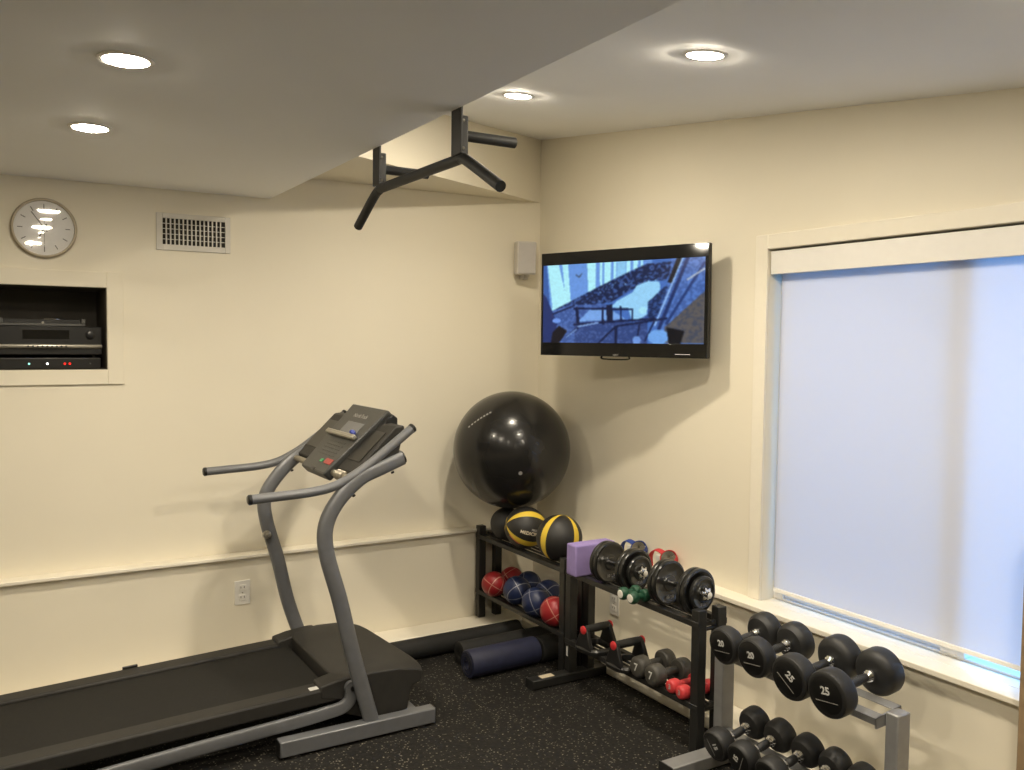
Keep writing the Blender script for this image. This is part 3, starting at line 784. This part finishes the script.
# ------------------------------------------------------------------ foam rollers and mats on the floor
def roller(name, label, c0_, c1_, r, m_, hole, hm=DARK, cat='foam roller', core=None):
    c0_, c1_ = V(c0_), V(c1_); ax = (c1_-c0_); L_ = ax.length; mid = (c0_+c1_)/2
    t = thing(name, label, cat, (mid.x, mid.y, 0))
    B().lathe([(.004, hole), (0, hole+.006), (0, r-.008), (.003, r-.002), (.010, r), (L_-.010, r), (L_-.003, r-.002), (L_, r-.008), (L_, hole+.006), (L_-.004, hole)], c0_, ax, n=48).make('foam_body', m_, t)
    B().lathe([(.006, hole*.98), (L_-.006, hole*.98)], c0_, ax, n=24).make('core', hm, t)
    return t
roller('foam_roller', 'long black foam roller lying against the bright base ledge of the left wall', (-1.13, -.375, .051), (-.34, -.365, .051), .050, BLACKFOAM, .012)
roller('foam_roller', 'black foam roller between the wall roller and the navy rolled mat', (-.80, -.555, .057), (-.26, -.545, .057), .056, BLACKFOAM, .012)
t = roller('rolled_mat', 'navy blue rolled exercise mat on the floor in front of the ball rack', (-.845, -.725, .066), (-.455, -.712, .066), .066, BLUEFOAM, .014, BLACKFOAM, cat='mat')
b = B()
P = []
for i in range(90):
    a = i*.16; r = .060 - i*.0005
    P.append(V((-.8465, -.725+r*math.cos(a), .066+r*math.sin(a))))
b.sweep(P, .0012, .0012, side=(1, 0, 0), n=6, sq=2); b.make('rolled_edge', RUBFACE, t)
roller('foam_roller', 'short black foam roller under the ball rack at the end of the navy mat', (-.445, -.715, .064), (-.20, -.705, .064), .063, BLACKFOAM, .012)

# ------------------------------------------------------------------ black storage racks
def rack(label, ya, yb, lowz, feet, plinth):
    bk = -.262 if plinth else -.330
    t = thing('storage_rack', label, 'rack', (-.38, (ya+yb)/2, 0))
    xf0, xb0 = -.45, -.347; pw = .042
    H = .572
    for y, side in ((ya, 0), (yb, 1)):
        zb = .0585 if (side == 0 and plinth) else .0
        for x in (xf0, xb0):
            z0_ = zb if not (side == 0 and plinth and x == xb0) else .0585
            if feet[side]: z0_ = .045
            y_ = y
            b = B(); b.mm((x, y_-pw/2, z0_), (x+pw, y_+pw/2, H)); b.make('post', BLACKMET, t, bevel=.003)
            sgn = 1
        for z in (.49, .17 + (.055 if zb else 0)):
            B().cyl((xf0+pw, y, z), (xb0, y, z), .008, n=12).make('crossbar', BLACKMET, t)
        if feet[side]:
            b = B(); b.mm((-.655, y-.03, .004), (-.205, y+.03, .045)); b.make('foot', BLACKMET, t, bevel=.004)
            for xx in (-.66, -.205): B().mm((xx, y-.031, 0), (xx+.006, y+.031, .047)).make('foot_cap', RUBBER, t, bevel=.001)
            B().mm((-.60, y-.018, .045), (-.53, y+.018, .0458)).make('sticker', LABELM, t)
            B().mm((xf0-.0008, y-.006, .12), (xf0, y+.006, .165)).make('sticker', LETTER, t)
    for z in (.515, lowz):
        b = B(); b.mm((xf0-.002, ya+pw/2, z-.012), (xf0+.026, yb-pw/2, z+.012)); b.make('shelf_rail', BLACKMET, t, bevel=.002)
        b = B(); b.mm((bk, ya+pw/2, z-.012), (bk+.028, yb-pw/2, z+.012)); b.make('shelf_rail', BLACKMET, t, bevel=.002)
        for ye in (ya-.009, yb-.009): B().mm((xf0+.02, ye, z-.011), (bk+.005, ye+.018, z+.005)).make('shelf_arm', BLACKMET, t, bevel=.001)
        for xr in ((-.408, -.372, -.336, -.300) if plinth else (-.410, -.380)): B().cyl((xr, ya+pw/2, z+.006), (xr, yb-pw/2, z+.006), .006, n=12).make('shelf_rod', BLACKMET, t)
    return t
rack('black steel rack of medicine balls in the corner, left of the two', -.100, -.932, .205, (0, 0), True)
rack('black steel rack of loaded dumbbells with a wide foot, right of the two', -.985, -1.845, .19, (1, 0), False)
SH = .528   # top of upper rails
SL = .202   # top of lower rails
SLB = .217

# ------------------------------------------------------------------ balls
def rail_z(r, x, top):
    """centre height of a sphere of radius r resting on two rails about x -.437 and -.285"""
    return top + r
ebc = V((-.368, -.321, 1.0165))
t = thing('exercise_ball', 'big glossy black inflated exercise ball resting in the corner on the ball rack', 'exercise ball', (ebc.x, ebc.y, ebc.z))
ER = .3125
b = B().sphere((0, 0, 0), ER, 96, 48); b.make('ball_skin', EXBALL, t, world=False)
dirv = (camo.location - ebc); dirv = (V(Mx.translation) - ebc).normalized()
rgt = V(cx); upv = (-V(cdn)); 
def on_ball(px, py, R0): # image-plane offset in ball radii -> point on ball towards the room
    k = math.sqrt(max(0, 1-px*px-py*py)); return (rgt*px + upv*py - V(cf)*k)*R0
q = on_ball(.14, -.31, 1.); B().lathe([(0, .010), (.0015, .010), (.002, .004)], q*(ER-.0003), q, n=16).make('valve_plug', DIMLET, t, world=False)
for k in range(1):
    rr = B(); pts = [on_ball(-.70+.05*i, .42+.042*i-.0012*i*i, ER+.0003) for i in range(8)]
    for i, p in enumerate(pts):
        n_ = p.normalized(); t_ = (pts[min(i+1, 7)]-pts[max(i-1, 0)]).normalized(); u_ = n_.cross(t_)
        M4 = Matrix(((t_.x, u_.x, n_.x, p.x), (t_.y, u_.y, n_.y, p.y), (t_.z, u_.z, n_.z, p.z), (0, 0, 0, 1)))
        tmpb = bmesh.ops.create_cube(rr.bm, size=1.); bmesh.ops.transform(rr.bm, matrix=M4 @ Matrix.Diagonal((.011, .009, .0006, 1)), verts=tmpb['verts'])
    rr.make('printed_band', DIMLET, t, world=False)
B().lathe([(0, .05), (.0008, .05)], (0, 0, ER-.0044), (0, 0, 1)).bm.free()

def frame_rot(axis, front):
    X_ = V(axis).normalized(); Y_ = V(front); Y_ = (Y_-X_*Y_.dot(X_)).normalized(); Z_ = X_.cross(Y_)
    return Matrix((X_, Y_, Z_)).transposed()
YEL = (.70, .50, .045)
def med_ball(c, r, M3, m_, label, group=None, lettering=False):
    o = B().sphere((0, 0, 0), r, 64, 32).make('medicine_ball', m_, world=False)
    o.location = c; o.rotation_euler = M3.to_euler(); tag(o, label, 'medicine ball', group)
    if lettering:
        for txt, size, s0, t0 in (('PRO', .015, .008, .010), ('MEDICINE', .024, -.008, -.010)):
            me = text_mesh(txt, size, .0003, .0006); 
            for v in me.vertices:
                s_ = (v.co.x + s0)/r; t_ = (v.co.y + t0)/r; R1 = r + .0004 + v.co.z
                v.co = V((-math.sin(s_)*R1, math.cos(s_)*math.cos(t_)*R1, math.cos(s_)*math.sin(t_)*R1))
            me.materials.append(LABELM if txt != 'PRO' else DIMLET)
            lo = bpy.data.objects.new('lettering', me); COL.objects.link(lo); lo.parent = o
        lab = B()
        pts = []
        b = B()
        for i in range(7):
            a = .95 - i*.09; ph = math.radians(-48)
            p = V((math.sin(a), math.cos(a)*math.cos(ph), math.cos(a)*math.sin(ph)))*(r+.0005)
            n_ = p.normalized(); t_ = V((math.cos(a), -math.sin(a)*math.cos(ph), -math.sin(a)*math.sin(ph))).normalized(); u_ = n_.cross(t_)
            M4 = Matrix(((t_.x, u_.x, n_.x, p.x), (t_.y, u_.y, n_.y, p.y), (t_.z, u_.z, n_.z, p.z), (0, 0, 0, 1)))
            qq = bmesh.ops.create_cube(b.bm, size=1.); bmesh.ops.transform(b.bm, matrix=M4 @ Matrix.Diagonal((.0104, .007, .0006, 1)), verts=qq['verts'])
        b.make('orange_print', SCOLOR, o, world=False); lab.bm.free()
    return o
g1 = 'large medicine balls on the top shelf'
Y1 = panel_ball_mat('black ball with yellow panels', (.017, .016, .015), YEL, .21, -.08)
Y2 = panel_ball_mat('black ball with yellow bands', (.017, .016, .015), YEL, .20, .02)
c1 = V((-.398, -.518, rail_z(.108, -.39, SH)))
med_ball(c1, .108, frame_rot(-rgt*.93-V(cf)*.33+upv*.22, -V(cf)), Y1, 'black and yellow medicine ball with white lettering on the top shelf', g1, True)
c2 = V((-.388, -.815, rail_z(.113, -.372, SH)))
med_ball(c2, .113, frame_rot(upv*1.+rgt*.22+V(cf)*.05, -V(cf)), Y2, 'black and yellow medicine ball next to the purple block', g1)
BLK = mat('black textured rubber', (.020, .020, .020), .6, noise=.1, bump=.3, bscale=400)
cb = V((-.385, -.303, rail_z(.087, -.372, SH)))
o = med_ball(cb, .087, Matrix.Identity(3), BLK, 'plain black medicine ball directly under the big exercise ball', g1)

RB = lined_ball_mat('red ball rubber', (.31, .015, .020), (.50, .22, .17))
BB = lined_ball_mat('navy ball rubber', (.012, .022, .075), (.20, .21, .26))
g2 = 'small weighted balls on the lower shelf'
def small(x, y, r, m_, label, rot):
    dz = min(r*.9, abs(x+.437))
    o = B().sphere((0, 0, 0), r, 48, 24).make('weighted_ball', m_, world=False)
    o.location = (x, y, rail_z(r, x, SLB)); o.rotation_euler = rot; return tag(o, label, 'weighted ball', g2)
small(-.440, -.268, .067, RB, 'red weighted ball at the far left end of the lower shelf', (.3, .5, .2))
small(-.300, -.222, .066, RB, 'darker half-hidden red weighted ball behind the left red one', (.8, .1, .9))
small(-.405, -.452, .074, BB, 'navy weighted ball next to the left red ball, front row', (.5, 1.1, .3))
small(-.282, -.370, .070, BB, 'navy weighted ball mostly hidden behind the left navy ball', (.1, .4, 1.3))
small(-.425, -.672, .074, BB, 'navy weighted ball with pale lines, front centre of the lower shelf', (1.1, .3, .6))
small(-.300, -.590, .074, BB, 'navy weighted ball behind the front centre navy ball', (.2, .9, .1))
small(-.425, -.838, .072, RB, 'red weighted ball with pale lines beside the double posts', (.9, .5, .6))

# ------------------------------------------------------------------ yoga block, straps
t = thing('yoga_block', 'purple foam yoga block standing at the left end of the dumbbell shelf', 'yoga block', (-.365, -1.085, SH))
B().mm((-.497, -1.112, SH), (-.272, -1.035, SH+.145)).make('foam_brick', PURPLE, t, bevel=.008, seg=3)
def strap(name, label, c, m_, tail):
    """coil leaning on the wall at the back of the ledge, its free end looped over to one side"""
    c = V(c); t = thing(name, label, 'strap', c)
    ax = V((-.62, -.30, .72)).normalized(); u = V((0, 1, 0)); u = (u-ax*u.dot(ax)).normalized(); w_ = ax.cross(u)
    r0 = .038; cz = c + V((0, 0, .030 + r0*abs(w_.z) + .012))
    P = []
    for i in range(80):
        a = i*.35; r = .008+.00034*i*.95
        P.append(cz + u*r*math.cos(a) + w_*r*math.sin(a) + ax*.006)
    B().sweep(P, .0014, .014, side=ax, n=8, sq=4).make('coil', GREYST, t)
    P = [cz + u*r0*math.cos(a) + w_*r0*math.sin(a) for a in [i*.2 for i in range(33)]]
    B().sweep(P, .0026, .017, side=ax, n=10, sq=4).make('webbing', m_, t)
    P = smooth_path([c + V(q) for q in ((.012, .030, .075), (.0, .055, .090), (-.006, .055+tail*.5, .094), (-.006, .055+tail, .080), (-.004, .075+tail, .045), (.0, .075+tail, .003))], 5)
    B().sweep(P, .0024, .015, side=(1, 0, .25), n=10, sq=4).make('free_end', m_, t)
    P = smooth_path([c + V(q) for q in ((.0, .055, .004), (.0, .02, .020), (.0, -.02, .020), (.0, -.055, .004))], 5)
    B().sweep(P, .0035, .020, side=(1, 0, 0), n=10, sq=4).make('strap_fold', m_, t)
    B().box(c + V((-.012, .062, .060)), (.012, .026, .030)).make('buckle', WHITEV, t, bevel=.003)
    return t
strap('exercise_strap', 'coiled blue strap on the ledge behind the loaded dumbbells', (-.052, -1.015, .522), BLUEST, .055)
strap('exercise_strap', 'coiled red strap on the ledge behind the loaded dumbbells', (-.052, -1.235, .522), REDST, .055)

# ------------------------------------------------------------------ adjustable dumbbells
def adj(label, p0, p1):
    """p0 far plate stack, p1 near plate stack"""
    p0, p1 = V(p0), V(p1); ax = (p1-p0).normalized()
    t = thing('loaded_dumbbell', label, 'dumbbell', (p0+p1)/2 - V((0, 0, .092)), 'plate-loaded dumbbells on the top shelf')
    B().cyl(p0-ax*.075, p1+ax*.075, .013).make('bar', CHROME, t)
    for p, s in ((p0, -1), (p1, 1)):
        a = ax*s
        for k, (R0, th, off) in enumerate(((.092, .021, -.022), (.092, .021, .001), (.068, .020, .024))):
            q = p + a*off
            B().lathe([(0, .013), (0, .030), (.004, .034), (.004, R0-.016), (0, R0-.010), (.001, R0-.003), (.005, R0), (th-.005, R0), (th-.001, R0-.003), (th, R0-.010), (th-.004, R0-.016), (th-.004, .034), (th, .030), (th, .013)], q, a, n=48).make('plate', IRON, t)
        # star collar
        q = p + a*.046
        b = B(); rings = []
        for d, f in ((0, 1), (.012, 1), (.016, .8)):
            u = a.orthogonal().normalized(); w_ = a.cross(u)
            rings.append([q + a*d + (u*math.cos(2*PI*i/36)+w_*math.sin(2*PI*i/36))*(.0235+.0055*math.cos(6*2*PI*i/36))*f for i in range(36)])
        b.ringmesh(rings); b.make('star_collar', CHROME, t)
        # embossed weight
        rt = V((0, 0, 1)).cross(a).normalized(); u_ = a.cross(rt)
        f = p + a*(.024+.0165)
        b = B(); text_bm(b, '5 LB', .015, f + u_*(-.045), rt, u_, .0008, .0004); b.make('embossed_weight', DIMLET, t)
    rt = V((0, 0, 1)).cross(ax).normalized(); u_ = ax.cross(rt)
    b = B(); text_bm(b, '10 LB', .019, p0 + ax*(.0185+.004) + u_*(-.058), rt, u_, .0008, .0004); b.make('embossed_weight', DIMLET, t)
    return t
zc = SH+.0925
adj('black plate-loaded dumbbell against the purple block', (-.412, -1.238, zc), (-.400, -1.405, zc))
adj('black plate-loaded dumbbell at the right end of the top shelf', (-.398, -1.616, zc), (-.386, -1.775, zc))

# ------------------------------------------------------------------ small solid dumbbells
def mini(name, label, c, L_, rh, hw_, rg, ma, mb, group, ang=0, cap=None, num=None, grip_m=None):
    """round-headed dumbbell lying along X, head at -X end faces the room"""
    c = V(c)
    t = thing(name, label, 'dumbbell', (c.x, c.y, c.z-rh), group, rot=(0, 0, ang))
    z = rh
    for s in (-1, 1):
        x_in = s*(L_/2-hw_)
        B().lathe([(0, rg), (.003, rh*.86), (.009, rh*.98), (hw_*.5, rh), (hw_-.010, rh*.97), (hw_-.003, rh*.86), (hw_, rh*.70), (hw_, .001)], (x_in, 0, z), (s, 0, 0), n=32).make('head', ma, t, world=False)
        if cap: B().lathe([(0, rh*.66), (.002, rh*.60), (.003, .001)], (s*L_/2, 0, z), (s, 0, 0), n=24).make('end_disc', cap, t, world=False)
    B().lathe([(0, rg), (L_*.5-hw_, rg*1.15), (L_-2*hw_, rg)], (-(L_/2-hw_), 0, z), (1, 0, 0), n=20).make('grip', grip_m or mb, t, world=False)
    if num:
        b = B(); text_bm(b, num, rh*1.0, (-L_/2-.0006, 0, z), (0, -1, 0), (0, 0, 1), .0006, .0006); b.make('number', LETTER if num != '3' else DIMLET, t, world=False)
    return t
mini('dumbbell', 'tiny green and white dumbbell on the shelf edge, the left of the pair', (-.483, -1.485, SH+.0265), .10, .0265, .036, .012, GREENV, GREENV, 'tiny green dumbbells', 0, WHITEV)
mini('dumbbell', 'tiny green and white dumbbell on the shelf edge, the right of the pair', (-.487, -1.552, SH+.0265), .10, .0265, .036, .012, GREENV, GREENV, 'tiny green dumbbells', .05, WHITEV)
mini('dumbbell', 'grey vinyl dumbbell beside the push-up handle on the lower shelf', (-.378, -1.520, SL+.045), .20, .045, .060, .016, GREYDB, GREYDB, 'grey vinyl dumbbells on the lower shelf', .06, None, '7')
mini('dumbbell', 'grey vinyl dumbbell between its grey twin and the coral pair', (-.385, -1.628, SL+.045), .20, .045, .060, .016, GREYDB, GREYDB, 'grey vinyl dumbbells on the lower shelf', .0, None, '7')
mini('dumbbell', 'coral red dumbbell beside the grey pair on the lower shelf', (-.378, -1.715, SL+.028), .17, .028, .048, .013, PINK, PINK, 'coral dumbbells on the lower shelf', .06, None, '3')
mini('dumbbell', 'coral red dumbbell against the right rack post on the lower shelf', (-.385, -1.786, SL+.028), .17, .028, .048, .013, PINK, PINK, 'coral dumbbells on the lower shelf', -.02, None, '3')

# ------------------------------------------------------------------ push-up stands
def pushup(label, y, dx=0, ang=0):
    t = thing('push_up_stand', label, 'push-up stand', (-.415+dx, y, SL), 'push-up stands on the lower shelf', rot=(0, 0, ang))
    hx, hy = .088, .085
    # local, grip along X
    b = B(); rings = []
    for z, f in ((0, .97), (.004, 1.), (.016, 1.), (.024, .93), (.024, .74), (.010, .68), (.0, .68)):
        rings.append([V((hx*f*math.copysign(abs(math.cos(a))**.7, math.cos(a)), hy*f*math.copysign(abs(math.sin(a))**.7, math.sin(a)), z)) for a in [2*PI*i/40 for i in range(40)]])
    b.ringmesh(rings, cap=False, closed=True); b.make('base', DKPLAST2, t, world=False)
    for s in (-1, 1):
        b = B(); b.prism([(s*.072-.010, -.056, .018), (s*.072-.010, .056, .018), (s*.066-.010, .017, .108), (s*.066-.010, -.017, .108)], (.020, 0, 0)); b.make('upright', DKPLAST2, t, world=False, bevel=.004)
        B().lathe([(0, .019), (.006, .018), (.009, .010), (.0092, .001)], (s*.076, 0, .102), (s, 0, 0), n=24).make('end_cap', REDCAP, t, world=False)
    B().lathe([(0, .016), (.02, .0175), (.072, .0185), (.125, .0175), (.144, .016)], (-.072, 0, .102), (1, 0, 0), n=24).make('grip', BLACKGRIP, t, world=False)
    return t
pushup('black push-up stand with red caps next to the double posts', -1.168, .0, .06)
pushup('black push-up stand with red caps next to the grey dumbbells', -1.400, -.005, .0)

# ------------------------------------------------------------------ silver dumbbell rack
t = thing('dumbbell_rack', 'two-tier silver dumbbell rack under the window', 'rack', (-.33, -2.22, 0))
YL, YR = -1.932, -2.652
for y in (YL, YR):
    b = B(); b.mm((-.66, y-.035, .004), (-.20, y+.035, .052)); b.make('foot', SILVER, t, bevel=.004)
    px_ = -.408 if y == YL else -.378
    B().mm((px_, y-.023, .052), (px_+.062, y+.023, .440 if y == YL else .455)).make('post', SILVER, t, bevel=.005)
    for xx in (-.662, -.200): B().mm((xx, y-.036, 0), (xx+.005, y+.036, .054)).make('foot_cap', RUBBER, t)
def tier(xa, za, xb_, zb_, y0_, y1_):
    # rails carry the heads; an outer lip stands up at the front and back
    d = V((xb_-xa, 0, zb_-za)).normalized(); n_ = V((-d.z, 0, d.x))
    for p, s in ((V((xa, 0, za)), -1), (V((xb_, 0, zb_)), 1)):
        prof = [p - d*.019, p + d*.019, p + d*.019 - n_*.004, p - d*.019 - n_*.004]
        b = B(); b.prism([q + V((0, y0_, 0)) for q in prof], (0, y1_-y0_, 0))
        e0 = p + d*(.019 if s < 0 else -.019)
        lip = [e0, e0 + n_*.006, e0 + n_*.006 - d*.003*(-s), e0 - d*.003*(-s)]
        o_ = p + d*(s*.019)
        lip2 = [o_ - n_*.024, o_, o_ - d*s*.004, o_ - d*s*.004 - n_*.024]
        b.prism([q + V((0, y0_, 0)) for q in lip2], (0, y1_-y0_, 0))
        b.make('tier_rail', SILVER, t, bevel=.001)
    for y in (y0_, y1_-.006 if y1_ > y0_ else y1_):
        b = B(); A = V((xa, 0, za)) - d*.019; Bq = V((xb_, 0, zb_)) + d*.019
        b.prism([A + V((0, y, 0)), Bq + V((0, y, 0)), Bq + V((0, y, 0)) - n_*.045, A + V((0, y, 0)) - n_*.035], (0, .006, 0)); b.make('tier_side_bracket', SILVER, t, bevel=.001)
UP0, UP1 = V((-.465, 0, .430)), V((-.262, 0, .453))
LO0, LO1 = V((-.515, 0, .110)), V((-.360, 0, .143))
tier(-.400, .440, -.312, .452, -2.625, -1.96)
tier(-.465, .124, -.392, .139, -2.620, -1.96)

def hex_db(y, base0, base1, r, wt, L_, label, group, spin, mult=1):
    """round rubber dumbbell laid across a tier; base0/base1 are the rail points under front and rear heads"""
    d = (base1-base0).normalized(); up_ = V((-d.z, 0, d.x)).normalized()
    mid = (base0+base1)/2 + up_*(r+.0005)
    hl = .078 if r > .07 else .070
    t = thing('dumbbell', label, 'dumbbell', (mid.x, y, mid.z-r), group)
    M3 = Matrix((d, V((0, 1, 0)), d.cross(V((0, 1, 0))))).transposed()
    M4 = Matrix.Translation((0, 0, r)) @ M3.to_4x4()
    for s in (-1, 1):
        xi = s*(L_/2-hl)
        b = B().lathe([(0, .020), (.002, r*.60), (.006, r*.80), (.020, r*.965), (.030, r), (hl-.012, r), (hl-.004, r*.96), (hl, r*.88), (hl, r*.80)], (xi, 0, 0), (s, 0, 0), n=48)
        b.xf(M4); hd = b.make('head', RUBBER, t, world=False)
        b = B().lathe([(0, .001), (.0005, r*.79), (.001, r*.80), (.0018, r*.78), (.0018, .001)], (s*(L_/2-.001), 0, 0), (s, 0, 0), n=40); b.xf(M4); b.make('end_cap', RUBFACE, hd, world=False)
        # number and underline on the face
        rt = V((0, -s*-1*-1, 0)); rt = V((0, 1, 0)) if s > 0 else V((0, -1, 0))
        u_ = V((0, 0, 1)); rot = Matrix.Rotation(spin, 3, V((s, 0, 0))); rt = rot @ rt; u_ = rot @ u_
        n_ = V((s, 0, 0)); o_ = n_*(L_/2+.0014)
        b = B(); text_bm(b, wt, r*.46, o_ + u_*r*.18, rt, u_, .0005, .0009); b.xf(M4); b.make('number', LETTER, hd, world=False)
        b = B(); M = Matrix((rt, u_, n_)).transposed()
        b.box((0, 0, 0), (r*1.12, .0018, .0006)); b.xf(M4 @ Matrix.Translation(o_ - u_*r*.26) @ M.to_4x4()); b.make('underline', DIMLET, hd, world=False)
        b = B().lathe([(0, .013), (.003, .021), (.010, .020), (.014, .0155), (.019, .018), (.024, .013)], (s*(L_/2-hl), 0, 0), (-s, 0, 0), n=28); b.xf(M4); b.make('collar', CHROME, t, world=False)
    g_ = L_-2*hl-.03
    b = B().lathe([(0, .0125), (g_*.25, .0145), (g_*.5, .0155), (g_*.75, .0145), (g_, .0125)], (-g_/2, 0, 0), (1, 0, 0), n=28); b.xf(M4); b.make('grip', GRIPM, t, world=False)
    return t
GRIPM = mat('knurled steel grip', (.06, .06, .06), .4, metal=.7, bump=.6, bscale=900)
gu = 'rubber dumbbells on the upper tier'; gl = 'rubber dumbbells on the lower tier'
R1 = math.radians
hex_db(-2.035, UP0, UP1, .068, '20', .252, 'black dumbbell marked 20, leftmost on the upper tier of the silver rack', gu, R1(8))
hex_db(-2.180, UP0, UP1, .070, '20', .252, 'black dumbbell marked 20, second from left on the upper tier', gu, R1(8))
hex_db(-2.362, UP0-V((0,0,.009)), UP1-V((0,0,.009)), .0755, '25', .29, 'black dumbbell marked 25 with sideways number, third on the upper tier', gu, R1(-38))
hex_db(-2.517, UP0-V((0,0,.009)), UP1-V((0,0,.009)), .077, '25', .295, 'black dumbbell marked 25, rightmost on the upper tier', gu, R1(8))
hex_db(-2.078, LO0, LO1, .0575, '15', .24, 'black dumbbell, leftmost on the lower tier of the silver rack', gl, R1(-60))
hex_db(-2.198, LO0, LO1, .0575, '15', .24, 'black dumbbell, second from left on the lower tier', gl, R1(65))
hex_db(-2.324, LO0, LO1, .056, '12', .235, 'black dumbbell, third from left on the lower tier', gl, R1(20))
hex_db(-2.438, LO0, LO1, .054, '12', .235, 'black dumbbell, second from right on the lower tier', gl, R1(10))
hex_db(-2.548, LO0, LO1, .052, '10', .23, 'black dumbbell, rightmost on the lower tier, barely in view', gl, R1(5))

# ------------------------------------------------------------------ daylight outside, exposure
wd = bpy.data.worlds.new('world'); scene.world = wd; wd.use_nodes = True
nt = wd.node_tree; bg = nt.nodes['Background']
bg.inputs[0].default_value = (.16, .47, 1., 1); bg.inputs[1].default_value = 4.7
vs_ = scene.view_settings
vs_.view_transform = 'Standard'; vs_.look = 'None'; vs_.exposure = 0.0; vs_.gamma = 1; vs_.use_curve_mapping = False
scene.display_settings.display_device = 'sRGB'
